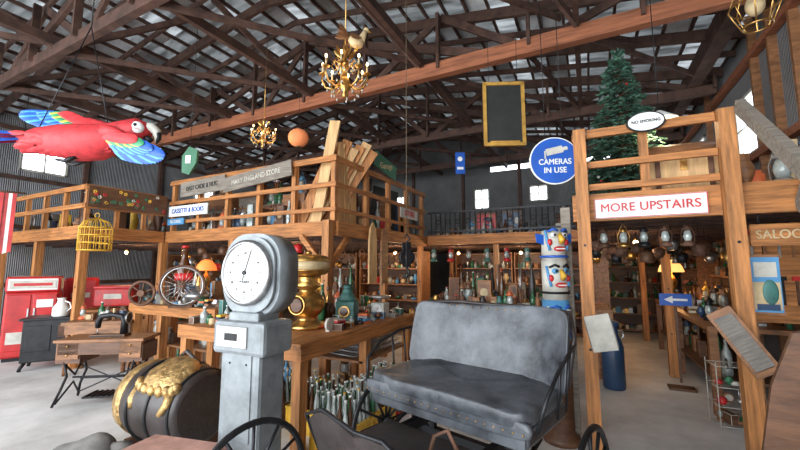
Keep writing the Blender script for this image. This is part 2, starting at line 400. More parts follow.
spost(-.03, 3.94, 2.97); spost(1.08, 3.94, 2.97); spost(-.2, 4.2, 2.25, .09, GREYW)
spost(1.05, 7.0, 2.1); spost(-.1, 7.9, 2.09); spost(1.05, 10, 2.1)
b = MB('mezzanine_railing')
for z, h in ((2.93, .08), (2.62, .06), (2.40, .06)): b.bx(.03, 1.02, 3.95, 3.99, z-h/2, z+h/2, LUM_U)
post(b, .5, 4.03, 2.34, 2.9, .07)
place(b, 0, 0)
b = MB('mezzanine_railing')
for z in (2.93, 2.62): b.bx(-.1, -.06, 4.04, 7.9, z-.04, z+.04, LUM_V)
for v in (5.2, 6.4, 7.6): post(b, -.03, v, 2.34, 2.9, .06)
place(b, 0, 0)
b = deck('mezzanine_left', -7.4, -3.4, 4.48, 12.8)
b.bx(-7.45, -3.36, 4.40, 4.48, 2.1, 2.32, LUM_U); b.bx(-3.4, -3.32, 4.48, 7.9, 2.1, 2.32, LUM_V)
place(b, 0, 0)
spost(-3.4, 4.34, 2.32, .12, None, ((-1, 0), (0, 1))); spost(-5.4, 4.34, 2.1, .12); spost(-7.4, 4.34, 2.1, .12)
for v in (6.1, 7.8, 10): spost(-3.45, v, 2.1)
b = MB('mezzanine_railing')
for z, h in ((3.28, .09), (2.88, .07), (2.5, .06)): b.bx(-7.4, -3.32, 4.40, 4.44, z-h/2, z+h/2, LUM_U)
for i in range(6): post(b, -7.35+i*.79, 4.48, 2.32, 3.26, .08)
place(b, 0, 0)
b = MB('mezzanine_railing')
for z, h in ((3.28, .09), (2.88, .07), (2.5, .06)): b.bx(-3.38, -3.34, 4.46, 7.85, z-h/2, z+h/2, LUM_V)
for i in range(4): post(b, -3.42, 5.4+i*.8, 2.32, 3.26, .08)
place(b, 0, 0)
b = deck('mezzanine_centre', -3.3, -.14, 7.95, 12.8)
b.bx(-3.3, -.14, 7.87, 7.95, 2.12, 2.34, LUM_U)
place(b, 0, 0)
spost(-1.75, 7.93, 2.1, .1)
b = MB('iron_balustrade')
for z in (2.42, 2.86): b.bx(-3.3, -.14, 7.9, 7.93, z-.02, z+.02, BLACK)
for i in range(27):
    u = -3.22+i*.115; b.cyl((u, 7.915, 2.34), (u, 7.915, 2.86), .011, BLACK, seg=6)
    if i % 2: b.ring((u+.057, 7.915, 2.64), .05, .009, BLACK, RX(90), 12, 5)
place(b, 0, 0)
b = deck('mezzanine_far_left', -12.2, -7.5, 3.1, 12.8)
b.bx(-12.2, -7.46, 3.02, 3.1, 2.1, 2.32, LUM_U); b.bx(-7.5, -7.46, 3.1, 4.38, 2.1, 2.32, LUM_V)
place(b, 0, 0)
for u in (-7.55, -9.2, -10.9): spost(u, 3.12, 2.1, .12)
b = MB('mezzanine_railing')
for z in (2.98, 2.66): b.bx(-12.2, -7.5, 3.04, 3.08, z-.04, z+.04, LUM_U)
for i in range(6): post(b, -12.1+i*.77, 3.1, 2.32, 2.98, .07)
place(b, 0, 0)
b = MB('mezzanine_railing')
for z in (2.98, 2.66): b.bx(-7.48, -7.44, 3.04, 4.36, z-.04, z+.04, LUM_V)
for v in (3.1, 3.55, 4.0): post(b, -7.5, v, 2.32, 2.98, .06)
place(b, 0, 0)

# ================================================================= STAIRS (right)
b = MB('staircase')
for s in (1.5, 2.25): b.beam((s, 1.35, .05), (s, 3.95, 2.22), .05, .24, GREYW)
for i in range(11): b.bx(1.53, 2.22, 1.45+i*.23, 1.7+i*.23, .17+i*.193, .21+i*.193, MIDW)
place(b, 0, 0)
b = MB('stair_handrail')
b.beam((1.16, 3.86, 2.96), (1.16, 1.6, 1.05), .06, .10, GREYW)
for v, z in ((1.7, 0),): b.bx(1.12, 1.2, v-.04, v+.04, z, z+1.1, GREYW)
place(b, 0, 0)

# ================================================================= SIGNS
b = MB('more_upstairs_sign')
b.box((0, 0, 0), (.86, .02, .19), WHITE)
for z in (-.09, .09): b.box((0, -.011, z), (.86, .004, .006), RED)
for x in (-.426, .426): b.box((x, -.011, 0), (.006, .004, .18), RED)
b.text('MORE UPSTAIRS', .110, T(0, -.012, 0) @ RX(90), RED, sx=.93)
place(b, .50, 3.985, 2.19)
def hang(b, x, z0, z1, y=0, r=.004, m=None): b.cyl((x, y, z0), (x, y, z1), r, m or BLACK, seg=5)
b = MB('cameras_in_use_sign')
b.cyl((0, .012, 0), (0, -.012, 0), .24, WHITE, seg=40); b.cyl((0, -.012, 0), (0, -.018, 0), .228, BLUE, seg=40)
b.text('CAMERAS', .080, T(0, -.020, -.015) @ RX(90), WHITE, sx=.86); b.text('IN USE', .080, T(0, -.020, -.10) @ RX(90), WHITE, sx=.88)
b.box((-.0, -.020, .10), (.16, .004, .07), OFFW, RY(-12)); b.box((.10, -.020, .12), (.05, .004, .035), OFFW, RY(-12)); b.box((-.09, -.020, .06), (.015, .004, .08), OFFW)
hang(b, -.08, .21, 2.3); hang(b, .08, .21, 2.3)
b.done((1.54, 3.6, 2.69), -8)
b = MB('no_smoking_sign')
b.lathe((0, 0, 0), [(.15, -.008), (.155, 0), (.15, .008)], BLACK, 30, RX(90) @ Matrix.Diagonal((1, .62, 1, 1)))
b.lathe((0, -.009, 0), [(.138, -.003), (.138, .003)], WHITE, 30, RX(90) @ Matrix.Diagonal((1, .6, 1, 1)))
b.text('NO SMOKING', .038, T(0, -.014, 0) @ RX(90), BLACK, sx=.9)
place(b, .52, 3.92, 2.96)
b = MB('cassette_and_books_sign')
b.box((0, 0, 0), (1.15, .02, .2), WHITE); b.text('CASSETTE & BOOKS', .125, T(0, -.012, 0) @ RX(90), BLUE, sx=.82)
place(b, -6.75, 4.37, 2.70)
b = MB('small_blue_notice'); b.box((0, 0, 0), (.5, .02, .12), SKYB); b.text('RECORDS', .08, T(0, -.012, 0) @ RX(90), WHITE, sx=.9); place(b, -7.1, 4.37, 2.50)
b = MB('weathered_wood_sign'); b.box((0, 0, 0), (1.25, .03, .28), GREYW, RY(-2)); b.text('EAST CADE & HUG', .12, T(0, -.018, 0) @ RX(90) @ RZ(2), CHALK, sx=.85); place(b, -6.35, 4.36, 3.12)
b = MB('weathered_wood_sign'); b.box((0, 0, 0), (1.6, .03, .26), GREYW, RY(-5)); b.text('MARY ENGLAND STORE', .12, T(0, -.018, 0) @ RX(90) @ RZ(5), OFFW, sx=.85); place(b, -4.95, 4.35, 3.14)
b = MB('store_sign'); b.box((0, 0, 0), (.8, .02, .2), OFFW); b.text('STORE', .16, T(0, -.012, 0) @ RX(90), RED); place(b, -3.3, 6.9, 2.72, 90)
b = MB('green_metal_sign'); b.box((0, 0, 0), (.8, .02, .28), GREEN, RY(10)); b.text('Garage', .16, T(0, -.012, 0) @ RX(90) @ RZ(10), CREAM); place(b, -3.3, 5.9, 3.5, 90)
b = MB('framed_blackboard')
b.box((0, 0, 0), (.50, .02, .86), CHALK)
for z in (-.44, .44): b.box((0, -.01, z), (.57, .045, .045), GILT)
for x in (-.265, .265): b.box((x, -.01, 0), (.045, .045, .9), GILT)
b.box((0, -.03, -.41), (.4, .04, .015), GILT)
hang(b, -.2, .45, 1.15); hang(b, .2, .45, 1.15)
b.done((1.46, 5.0, 3.77), -3)
b = MB('small_blue_camera_sign'); b.box((0, 0, 0), (.18, .02, .42), BLUE); b.sph((0, -.012, .08), (.05, .01, .05), WHITE); b.box((0, -.012, -.1), (.12, .004, .05), WHITE); hang(b, 0, .2, 1.7)
b.done((1.15, 6.9, 3.6), 0)
b = MB('arrow_sign'); b.box((0, 0, 0), (.36, .02, .16), BLUE); b.box((.05, -.012, 0), (.17, .006, .03), WHITE); b.poly([(-.13, 0), (-.03, .05), (-.03, -.05)], .006, T(0, -.009, 0) @ RX(90), WHITE)
b.box((0, .02, -.6), (.03, .02, 1.0), DARKW); b.box((0, .02, -1.17), (.3, .2, .03), DARKW)
place(b, 1.02, 6.3, 1.19)
b = MB('travel_poster'); b.box((0, 0, 0), (.18, .012, .45), SKYB); b.box((0, -.007, -.09), (.165, .004, .22), CREAM); b.box((0, -.008, .12), (.14, .004, .12), OFFW); b.sph((.02, -.01, -.06), (.05, .006, .1), TEAL); b.box((0, -.008, -.18), (.14, .004, .05), NAVY)
for z in (-.23, .23): b.box((0, 0, z), (.2, .02, .02), MIDW)
hang(b, 0, .23, .58)
place(b, 1.26, 4.03, 1.50)
b = MB('tilted_notice_board'); b.box((0, 0, 0), (.2, .015, .32), OFFW, RY(-12)); b.box((0, .02, 0), (.22, .02, .28), GREYW, RY(-12)); place(b, .06, 3.86, 1.05)

# ================================================================= SCARLET MACAW (hanging model)
b = MB('scarlet_macaw')
MRED = mat('macaw_red', (0.48, 0.025, 0.03), .6, 0, .4, 18, .2); MBLUE = mat('macaw_blue', (0.015, 0.09, 0.42), .55, 0, .4, 14); MGRN = mat('macaw_green', (0.03, 0.24, 0.10), .5, 0, .4, 14); MYEL = mat('macaw_yellow', (0.62, 0.44, 0.06), .5, 0, .2, 14); MCY = mat('macaw_cyan', (0.06, 0.28, 0.55), .5, 0, .3, 14)
body = [(-.42, 0, .0), (-.30, 0, .01), (-.15, 0, .0), (.0, 0, -.01), (.13, 0, .0), (.24, 0, .04), (.33, 0, .085), (.41, 0, .10), (.47, 0, .09), (.50, 0, .07)]
b.tube(body, [.045, .085, .125, .145, .14, .115, .095, .10, .075, .03], MRED, 16)
for i in range(60):
    a = random.uniform(-2.6, .5); x0 = random.uniform(-.32, .26); rr0 = .118*(1-abs(x0+.02)*.9)
    p = Vector((x0, -rr0*abs(math.cos(a)), .0+rr0*math.sin(a)))
    b.leaf(p, p+Vector((-.11, 0, -.004)), .05, MRED, (0, -abs(math.cos(a)), math.sin(a)), .3)
for s in (-1, 1):
    b.sph((.435, s*.062, .105), (.055, .035, .05), WHITE); b.sph((.44, s*.094, .118), .013, BLACK)
    b.tube([(.40, s*.09, .09), (.44, s*.1, .09), (.47, s*.085, .085)], .003, MRED, 5)
b.tube([(.46, 0, .125), (.515, 0, .13), (.55, 0, .10), (.56, 0, .05), (.55, 0, .01)], [.045, .042, .034, .022, .006], OFFW, 10)
b.tube([(.53, 0, .10), (.565, 0, .08), (.567, 0, .04), (.552, 0, 0)], [.02, .026, .02, .005], BLACK, 10)
b.tube([(.47, 0, .05), (.505, 0, .03), (.53, 0, .035)], [.03, .025, .01], BLACK, 8)
for i in range(9):
    a = (i-4)/4; L = .46-.14*abs(a)
    b.leaf((-.36, a*.03, .0), (-.38-L, a*.10, -.03+.03*a), .09, MRED if abs(a) < .9 else MBLUE, (0, -.6, 1))
    b.leaf((-.30, a*.05, .03), (-.5-L*.25, a*.09, .03), .08, MRED if i % 3 else MBLUE, (0, -.6, 1))
def wing(root, tip, fdir, L, n, nrm, fan=1.15):
    root = Vector(root); tip = Vector(tip); f = Vector(fdir).normalized(); sp = (tip-root).normalized(); N = Vector(nrm).normalized()
    for i in range(n):
        t = i/(n-1); p = root.lerp(tip, t); d = (f*(1-t*.55)+sp*(t*fan)).normalized(); l = L*(.75+.35*math.sin(t*2.4))
        b.leaf(p, p+d*l, .075, MBLUE if i % 3 else MCY, N)
        b.leaf(p+N*.012, p+N*.016+d*l*.72, .07, MBLUE if i % 2 else MCY, N)
        b.leaf(p+N*.024, p+N*.028+d*l*.50, .065, MYEL if i % 3 == 0 else MGRN, N)
        b.leaf(p+N*.036, p+N*.036+d*l*.34, .075, MRED, N)
    b.tube([root, root.lerp(tip, .35)+Vector((0, 0, .015)), root.lerp(tip, .75)+Vector((0, 0, .01)), tip], [.06, .045, .03, .012], MRED, 10)
wing((.22, .02, .08), (-.12, .16, .24), (-1, 0, .0), .52, 14, (0, -1, .25), .25)
wing((.24, -.09, .05), (.42, -.14, .0), (.75, 0, -1), .36, 12, (0, -1, .15), 1.25)
for x in (-.3, .2): b.cyl((x, 0, .1), (.0, 0, .95), .004, BLACK, seg=5)
b.cyl((0, 0, .95), (0, 0, 3.2), .005, BLACK, seg=5)
for s in (-1, 1): b.tube([(.02, s*.05, -.13), (-.06, s*.05, -.17), (-.12, s*.05, -.16)], [.02, .015, .01], BLACK, 6)
ob = b.done((-2.72, 3.05, 2.70), 6); ob.scale = (1.1, 1.1, 1.1)

# ================================================================= CHANDELIERS / LAMPS
def chandelier(name, loc, s, n, ropelen, power):
    b = MB(name)
    b.lathe((0, 0, 0), [(.01, -.34), (.035, -.31), (.02, -.27), (.07, -.22), (.09, -.15), (.04, -.08), (.03, .02), (.06, .07), (.03, .13), (.025, .26), (.05, .3), (.012, .36)], BRASS, 14)
    for i in range(n):
        a = 2*PI*i/n; c, q = math.cos(a), math.sin(a)
        P = [(.05, -.16), (.14, -.23), (.24, -.20), (.29, -.10), (.28, -.04)]
        b.tube([(r*c, r*q, z) for r, z in P], .011, BRASS, 6)
        b.tube([(r*c, r*q, z) for r, z in [(.04, .08), (.12, .16), (.17, .08), (.13, .02), (.10, .06)]], .007, BRASS, 5)
        b.lathe((.28*c, .28*q, -.04), [(.015, 0), (.045, .012), (.05, .02), (.015, .022)], BRASS, 10)
        b.cyl((.28*c, .28*q, -.02), (.28*c, .28*q, .08), .012, CREAM, seg=8); b.sph((.28*c, .28*q, .105), (.014, .014, .03), BULB, None, 8)
        for zz, rr in ((-.12, .28), (-.27, .16), (0.0, .17), (-.2, .22), (.1, .10)):
            b.lathe((rr*c, rr*q, zz-.06), [(.001, 0), (.013, .02), (.001, .05)], GLASS, 6)
        a2 = a+PI/n
        b.tube([(.28*c, .28*q, -.06), (.21*math.cos(a2), .21*math.sin(a2), -.13), (.28*math.cos(a+2*PI/n), .28*math.sin(a+2*PI/n), -.06)], .005, GLASS, 5)
        b.leaf((.05*c, .05*q, .2), (.14*c, .14*q, .3), .05, BRASS, (-q, c, 0))
    b.cyl((0, 0, .36), (0, 0, .36+ropelen), .008, BRASS, seg=6)
    ob = b.done(loc); ob.scale = (s, s, s)
    lamp('chandelier_glow', (loc[0], loc[1], loc[2]-.05), power, (1, .62, .3), ob, .2)
chandelier('brass_chandelier', (-.66, 4.2, 3.95), .95, 8, 2.0, 14)
chandelier('brass_chandelier', (-2.29, 6.0, 3.85), .72, 6, 1.9, 22)
b = MB('stuffed_bird')
b.sph((0, 0, 0), (.10, .06, .08), CREAM); b.tube([(.06, 0, .03), (.10, 0, .12), (.12, 0, .17)], [.05, .035, .03], CREAM, 8); b.sph((.13, 0, .19), .035, CREAM); b.cyl((.15, 0, .19), (.2, 0, .18), .012, YEL, .002)
for i in range(6): b.leaf((-.07, 0, .02), (-.24, (i-2.5)*.03, .12-i*.02), .05, MIDW, (0, -1, .3))
for s in (-1, 1):
    b.leaf((.04, s*.05, .04), (-.12, s*.09, .0), .09, MIDW, (0, s, .3)); b.cyl((0, s*.03, -.07), (0, s*.03, -.13), .006, YEL)
b.cyl((0, 0, .07), (0, 0, 1.2), .003, BLACK, seg=5)
b.done((-.53, 4.2, 4.34), 30)
b = MB('orange_paper_lantern')
prof = []
for i in range(19):
    a = -1.35+2.7*i/18; prof.append((.17*math.cos(a)*(1 if i % 2 else .96), .15*math.sin(a)/math.sin(1.35)))
b.lathe((0, 0, 0), prof, PAPER, 22)
for z in (-.155, .155): b.lathe((0, 0, z-.01), [(.045, 0), (.045, .02)], DARKW, 14)
b.cyl((0, 0, .14), (0, 0, 2.1), .004, BLACK, seg=5); b.done((-1.7, 6.0, 3.78))
b = MB('wire_lantern')
for z, r in ((-.2, .1), (0, .18), (.18, .12)): b.ring((0, 0, z), r, .008, BRASS, None, 18)
for i in range(8):
    a = i*PI/4; c, q = math.cos(a), math.sin(a); b.tube([(.1*c, .1*q, -.2), (.18*c, .18*q, 0), (.12*c, .12*q, .18), (.02*c, .02*q, .3)], .006, BRASS, 5)
b.sph((0, 0, 0), (.07, .07, .1), CREAM); b.cyl((0, 0, .28), (0, 0, 1.2), .005, BLACK, seg=5); b.done((3.15, 3.05, 3.95))
b = MB('green_tin_sign'); b.poly([(-.09, -.2), (.02, -.24), (.12, -.05), (.13, .15), (.0, .2), (-.1, .05)], .05, RX(90), GREEN); b.box((0, -.055, 0), (.08, .01, .12), WHITE); b.cyl((0, -.02, .15), (0, -.02, 2.6), .004, BLACK, seg=5); b.done((-3.2, 5.5, 3.25))
b = MB('pendant_lamp'); b.lathe((0, 0, 0), [(.17, 0), (.17, .01), (.06, .09), (.02, .12)], WHITE, 18); b.sph((0, 0, 0), .04, BULB, None, 10); b.cyl((0, 0, .1), (0, 0, 2.05), .005, BLACK, seg=5)
x, y = W(.75, 4.7); ob = b.done((x, y, 3.2)); lamp('pendant_bulb', (x, y, 3.12), 14, (1, .8, .5), ob)
def tablelamp(name, loc, sm, power, col, s=1.0):
    b = MB(name); b.lathe((0, 0, 0), [(.09, 0), (.1, .02), (.03, .05), (.06, .12), (.08, .2), (.03, .28), (.012, .3), (.012, .38)], BRASS, 14)
    b.lathe((0, 0, .34), [(.17, 0), (.165, .03), (.14, .10), (.09, .16), (.04, .19)], sm, 18)
    ob = b.done(loc); ob.scale = (s, s, s); lamp('lamp_bulb', (loc[0], loc[1], loc[2]+.32*s), power, col, ob, .08)
x, y = W(1.30, 8.2); tablelamp('table_lamp', (x, y, 1.15), SHADE, 30, (1, .58, .24), 1.15)
b = MB('lamp_stand_crate'); b.box((0, 0, .085), (.3, .26, .17), MIDW, None, .006); b.box((0, -.135, .09), (.26, .01, .04), DARKW); b.done((x, y, .975), YAW)
def pend(u, v, z, power, top=2.1):  # bare bulbs added to brighten the dark space below the decks
    b = MB('added_fill_bulb'); b.cyl((0, 0, .03), (0, 0, top-z), .004, BLACK, seg=5); b.sph((0, 0, 0), .035, BULB, None, 10); b.cyl((0, 0, .03), (0, 0, .07), .02, BRASS)
    x, y = W(u, v); ob = b.done((x, y, z)); lamp('underloft_fill', (x, y, z-.06), power, (1, .66, .36), ob, .05)
pend(-5.2, 5.6, 1.95, 26); pend(-4.0, 7.6, 1.95, 24); pend(-1.4, 8.9, 1.95, 28); pend(-2.8, 8.6, 1.95, 24); pend(.6, 6.2, 1.98, 12, 2.12); pend(-9.2, 4.6, 1.95, 24); pend(-6.8, 7.0, 1.95, 22); pend(.6, 9.0, 1.98, 14, 2.12); pend(-1.2, 6.3, 2.3, 10, 2.5) if False else None

# ================================================================= PLATFORM SCALE
b = MB('platform_scale')
b.box((0, .02, .06), (.56, .5, .12), SCALEG, None, .02)
b.box((0, .02, .15), (.46, .42, .05), SCALEG, None, .01)
b.box((0, .06, .62), (.38, .27, .90), SCALEG, None, .03)
b.box((0, .05, 1.13), (.50, .31, .24), SCALEG, None, .03)
b.box((-.05, -.11, 1.14), (.30, .012, .15), OFFW, None, .004); b.box((-.05, -.118, 1.14), (.12, .006, .05), BLACK)
b.box((0, .05, 1.27), (.30, .22, .08), SCALEG, None, .02)
b.box((0, -.080, .72), (.25, .01, .6), SCALEG, None, .004)
for x in (-.08, .08): b.sph((x, -.085, .95), .008, BLACK)
def rr(w, h, r, n=7):
    P = []
    for cx, cy, a0 in ((w/2-r, h/2-r, 0), (-w/2+r, h/2-r, 90), (-w/2+r, -h/2+r, 180), (w/2-r, -h/2+r, 270)):
        for i in range(n+1):
            a = math.radians(a0+90*i/n); P.append((cx+r*math.cos(a), cy+r*math.sin(a)))
    return P
for sc, y0, d in ((.90, -.03, .03), (1, -.0, .18), (.95, .18, .04), (.85, .22, .03)):
    b.poly([(x*sc, y*sc) for x, y in rr(.56, .62, .22)], d, T(0, y0+d, 1.585) @ RX(90), SCALEG, True)
b.lathe((0, -.03, 1.60), [(.235, -.0), (.245, .01), (.245, .03), (.225, .045), (.215, .045), (.215, .02)], STEEL, 40, RX(90))
b.cyl((0, -.03, 1.60), (0, -.06, 1.60), .218, WHITE, seg=40)
for i in range(60):
    a = 2*PI*i/60; r0 = .185 if i % 5 else .168
    b.beam((r0*math.sin(a), -.062, 1.60+r0*math.cos(a)), (.2*math.sin(a), -.062, 1.60+.2*math.cos(a)), .003, .003, BLACK)
for i in range(12):
    a = 2*PI*i/12; b.text(str(i*5 or 60), .024, T(.145*math.sin(a), -.062, 1.60+.145*math.cos(a)) @ RX(90), BLACK, .001)
b.beam((-.02, -.066, 1.54), (.06, -.066, 1.77), .003, .006, BLACK); b.cyl((0, -.06, 1.60), (0, -.075, 1.60), .016, BLACK); b.text('POUNDS', .024, T(0, -.062, 1.53) @ RX(90), BLACK, .001)
b.done((-1.13, 2.83, 0), -24)

# ================================================================= BUGGY
b = MB('horse_buggy')
def sag(v):
    w = 1-(v.x/.6)**2; v = v.copy()
    if v.z > 0: v.z += -.02*w*math.cos(v.y*6) + .007*math.sin(v.x*17+v.y*9)+.004*math.sin(v.x*31-v.y*23)
    v.y += .012*math.sin(v.x*9); return v
b.sup((0, -.02, .845), (.60, .33, .05), LEATH, .25, None, 56, 20, sag)
b.sup((0, -.32, .80), (.615, .028, .055), LEATH, .4, None, 36, 10)
def sag2(v):
    v = v.copy(); w = 1-(v.x/.62)**2; v.y += .02*w*(1-(v.z/.3)**2)*(1 if v.y < 0 else .6); v.y += -.12*(v.x/.62)**4+.004*math.sin(v.x*22+v.z*15)+.003*math.sin(v.x*9-v.z*31); v.z += .015*math.sin(v.x*5) if v.z > .2 else 0; return v
b.sup((0, .36, 1.07), (.63, .035, .28), LEATH, .22, RX(-14), 60, 26, sag2)
b.tube([(-.62, .22, .9), (-.64, .33, 1.18), (-.60, .40, 1.335), (-.3, .44, 1.352), (0, .445, 1.345), (.3, .44, 1.352), (.60, .40, 1.335), (.64, .33, 1.18), (.62, .22, .9)], .016, LEATHD, 8)
for i in range(17): b.sph((-.57+i*.071, .385, 1.322), .006, BRASS, None, 6)
for i in range(22): b.sph((-.58+i*.055, -.348, .785), .005, BRASS, None, 6)
b.box((0, 0, .74), (1.16, .60, .10), LEATHD, None, .02)
b.box((0, -.305, .73), (1.14, .02, .09), LEATH, None, .006)
for s in (-1, 1):
    b.tube([(s*.64, .34, 1.14), (s*.67, .1, 1.12), (s*.68, -.12, 1.06), (s*.67, -.26, .96), (s*.63, -.30, .80)], .011, BLACK, 8)
    b.tube([(s*.66, .0, 1.10), (s*.63, 0, .78)], .008, BLACK, 6); b.tube([(s*.665, .15, 1.12), (s*.63, .14, .78)], .008, BLACK, 6)
    for yy in (-.05,):
        for k2 in range(3): b.tube([(s*.42, yy-.32+k2*.05, .52), (s*.42, yy, .60+k2*.012), (s*.42, yy+.32-k2*.05, .52)], .012, BLACK, 6)
        for k2 in range(3): b.tube([(s*.42, yy-.32+k2*.05, .52), (s*.42, yy, .44-k2*.012), (s*.42, yy+.32-k2*.05, .52)], .012, BLACK, 6)
    b.box((s*.42, -.05, .66), (.05, .3, .08), BLACK)
    b.box((s*.30, -.45, .56), (.05, 1.5, .06), BLACK)
b.box((-.05, -.62, .61), (.62, .55, .03), LEATHD)
b.poly([(-.34, 0), (.30, 0), (.33, .18), (.26, .24), (.10, .235), (.02, .21), (-.12, .27), (-.25, .28), (-.36, .2)], .02, T(-.05, -.88, .61) @ RX(108), LEATHD)
b.tube([(-.41, -.88, .6), (-.42, -.97, .82), (-.25, -.99, .89), (0, -.98, .84), (.2, -.99, .86), (.29, -.97, .8), (.26, -.88, .6)], .012, BLACK, 6)
b.tube([(.28, -.75, .62), (.34, -.72, .74), (.42, -.7, .74), (.44, -.68, .62), (.38, -.62, .58)], .012, BLACK, 6)
b.tube([(.18, -.65, .62), (.2, -.6, .76), (.27, -.58, .8), (.32, -.56, .70), (.30, -.52, .6)], .012, RUST, 6)
def wheel(b, x, y, r, rim=BLACK):
    R = RY(90); b.ring((x, y, r+.012), r-.015, .016, rim, R, 40, 6); b.ring((x, y, r+.012), r-.002, .012, BLACK, R, 40, 6)
    b.cyl((x-.06, y, r+.012), (x+.06, y, r+.012), .04, rim, seg=14); b.cyl((x-.09, y, r+.012), (x+.09, y, r+.012), .022, BRASS, seg=12)
    for i in range(12):
        a = 2*PI*i/12; b.cyl((x, y+.03*math.cos(a), r+.012+.03*math.sin(a)), (x, y+(r-.02)*math.cos(a), r+.012+(r-.02)*math.sin(a)), .011, rim, seg=6)
for y_, r_ in ((-1.09, .355), (.06, .37)):
    for s in (-1, 1): wheel(b, s*.78, y_, r_)
    b.cyl((-.78, y_, r_), (.78, y_, r_), .018, BLACK, seg=8); b.box((0, y_, r_+.06), (.9, .05, .08), BLACK)
    for s in (-1, 1): b.beam((s*.3, y_, r_+.08), (s*.3, y_, .55), .04, .04, BLACK)
b.done((.43, 2.64, 0), -41.6)

# ================================================================= WORKBENCHES
b = MB('workbench')
b.bx(-3.35, -2.33, 2.62, 5.0, .90, .95, LUM_V); b.bx(-2.36, -2.32, 2.62, 5.0, .80, .90, LUM_V); b.bx(-3.35, -2.33, 2.62, 2.66, .80, .90, LUM_U)
for u in (-3.28, -2.40):
    for v in (2.70, 3.8, 4.92): b.bx(u-.05, u+.05, v-.05, v+.05, 0, .9, LUM_Z)
b.bx(-3.3, -2.4, 3.75, 4.95, .52, .55, MIDW)
b.bx(-4.45, -3.36, 2.85, 3.6, .90, .95, LUM_U); b.bx(-4.45, -3.36, 2.85, 2.89, .8, .9, LUM_U)
for v in (2.93, 3.52): b.bx(-4.43, -4.33, v-.05, v+.05, 0, .9, LUM_Z)
place(b, 0, 0)
b = MB('work_table')
b.bx(-6.7, -4.6, 3.45, 4.2, 1.0, 1.05, LUM_U); b.bx(-6.7, -4.6, 3.45, 3.49, .9, 1.0, LUM_U)
for u in (-6.6, -5.9, -4.7):
    for v in (3.53, 4.12): b.bx(u-.06, u+.06, v-.06, v+.06, 0, 1.0, LUM_Z)
b.bx(-6.6, -4.7, 3.6, 4.1, .42, .45, MIDW)
place(b, 0, 0)
b = MB('assorted_bric_a_brac')
goods(b, -6.5, -4.65, 3.52, 3.7, 1.05, .24, .12); goods(b, -6.5, -4.65, 3.85, 4.15, 1.05, .6, .13); goods(b, -6.5, -4.8, 3.65, 4.0, .45, .4, .15)
place(b, 0, 0)
b = MB('assorted_bric_a_brac'); b.M = T(-2.62, 2.95, .95) @ RZ(90)
goods(b, .3, 2.0, -.20, .0, 0, .14, .11); goods(b, 1.1, 2.0, .05, .25, 0, .28, .10); goods(b, .9, 2.0, .35, .65, 0, .5, .11)
b.M = I4; goods(b, -4.4, -3.4, 2.95, 3.2, .95, .2, .12); goods(b, -4.4, -3.4, 3.3, 3.55, .95, .42, .13)
place(b, 0, 0)
b = MB('assorted_bric_a_brac'); goods(b, -4.2, -3.4, 2.9, 3.4, 0, .6, .18); goods(b, -3.25, -2.7, 4.3, 4.8, 0, .42, .14); place(b, 0, 0)
b = MB('assorted_bric_a_brac'); goods(b, -6.4, -4.9, 3.6, 4.1, 0, .38, .2); goods(b, -4.2, -3.4, 3.9, 4.2, 0, .8, .2); place(b, 0, 0)

b = MB('brass_coffee_grinder')
b.lathe((0, 0, 0), [(.20, 0), (.21, .02), (.19, .05), (.12, .08), (.10, .12), (.15, .16), (.19, .22), (.20, .30), (.17, .36), (.10, .40), (.09, .43), (.14, .46), (.15, .49), (.11, .52), (.12, .56), (.12, .58)], BRASS, 26)
b.lathe((0, 0, .58), [(.09, 0), (.19, .02), (.22, .04), (.22, .06), (.235, .065), (.235, .19), (.21, .23), (.12, .25)], BRASS, 28)
b.lathe((0, 0, .655), [(.238, 0), (.238, .10)], CREAM, 28)
for z in (.65, .76): b.ring((0, 0, z), .238, .01, BRASS, None, 30)
b.ring((0, -.205, .27), .10, .014, BRASS, RX(90), 24); b.cyl((0, -.16, .27), (0, -.22, .27), .07, DARKW, seg=18)
b.tube([(.18, 0, .3), (.27, -.02, .3), (.28, -.02, .42)], .012, BRASS, 6); b.sph((.28, -.02, .45), .025, DARKW)
b.lathe((0, 0, .83), [(.03, 0), (.04, .02), (.01, .05)], BRASS, 10)
x, y = W(-2.90, 3.36); b.done((x, y, .95), -20)
b = MB('railroad_lantern')
b.box((0, 0, .13), (.24, .22, .26), TEAL, None, .012); b.lathe((0, 0, .26), [(.11, 0), (.12, .02), (.07, .10), (.05, .16), (.06, .17), (.04, .2)], TEAL, 14)
b.cyl((0, -.11, .14), (0, -.14, .14), .07, BRASS, seg=16); b.cyl((0, -.14, .14), (0, -.145, .14), .055, GLASSB, seg=16)
b.tube([(-.1, 0, .28), (-.1, 0, .42), (0, 0, .48), (.1, 0, .42), (.1, 0, .28)], .007, BLACK, 6)
x, y = W(-2.76, 3.95); b.done((x, y, .95), -10)
b = MB('kitchen_scale')
b.box((0, 0, .1), (.2, .18, .2), OFFW, None, .015); b.cyl((0, -.09, .11), (0, -.1, .11), .075, WHITE, seg=18); b.lathe((0, 0, .2), [(.02, 0), (.02, .04), (.13, .06), (.15, .09), (.14, .09)], STEEL, 18); b.box((.02, -.104, .13), (.004, .004, .06), RED, RY(30))
x, y = W(-2.6, 4.5); b.done((x, y, .95), -25)
b = MB('tin_toolbox'); b.box((0, 0, .045), (.2, .12, .09), RED, None, .006); b.box((0, 0, .095), (.21, .13, .015), OFFW, None, .004); b.tube([(-.05, 0, .1), (-.05, 0, .14), (.05, 0, .14), (.05, 0, .1)], .006, STEEL, 6); x, y = W(-2.60, 3.5); b.done((x, y, .95), -40)
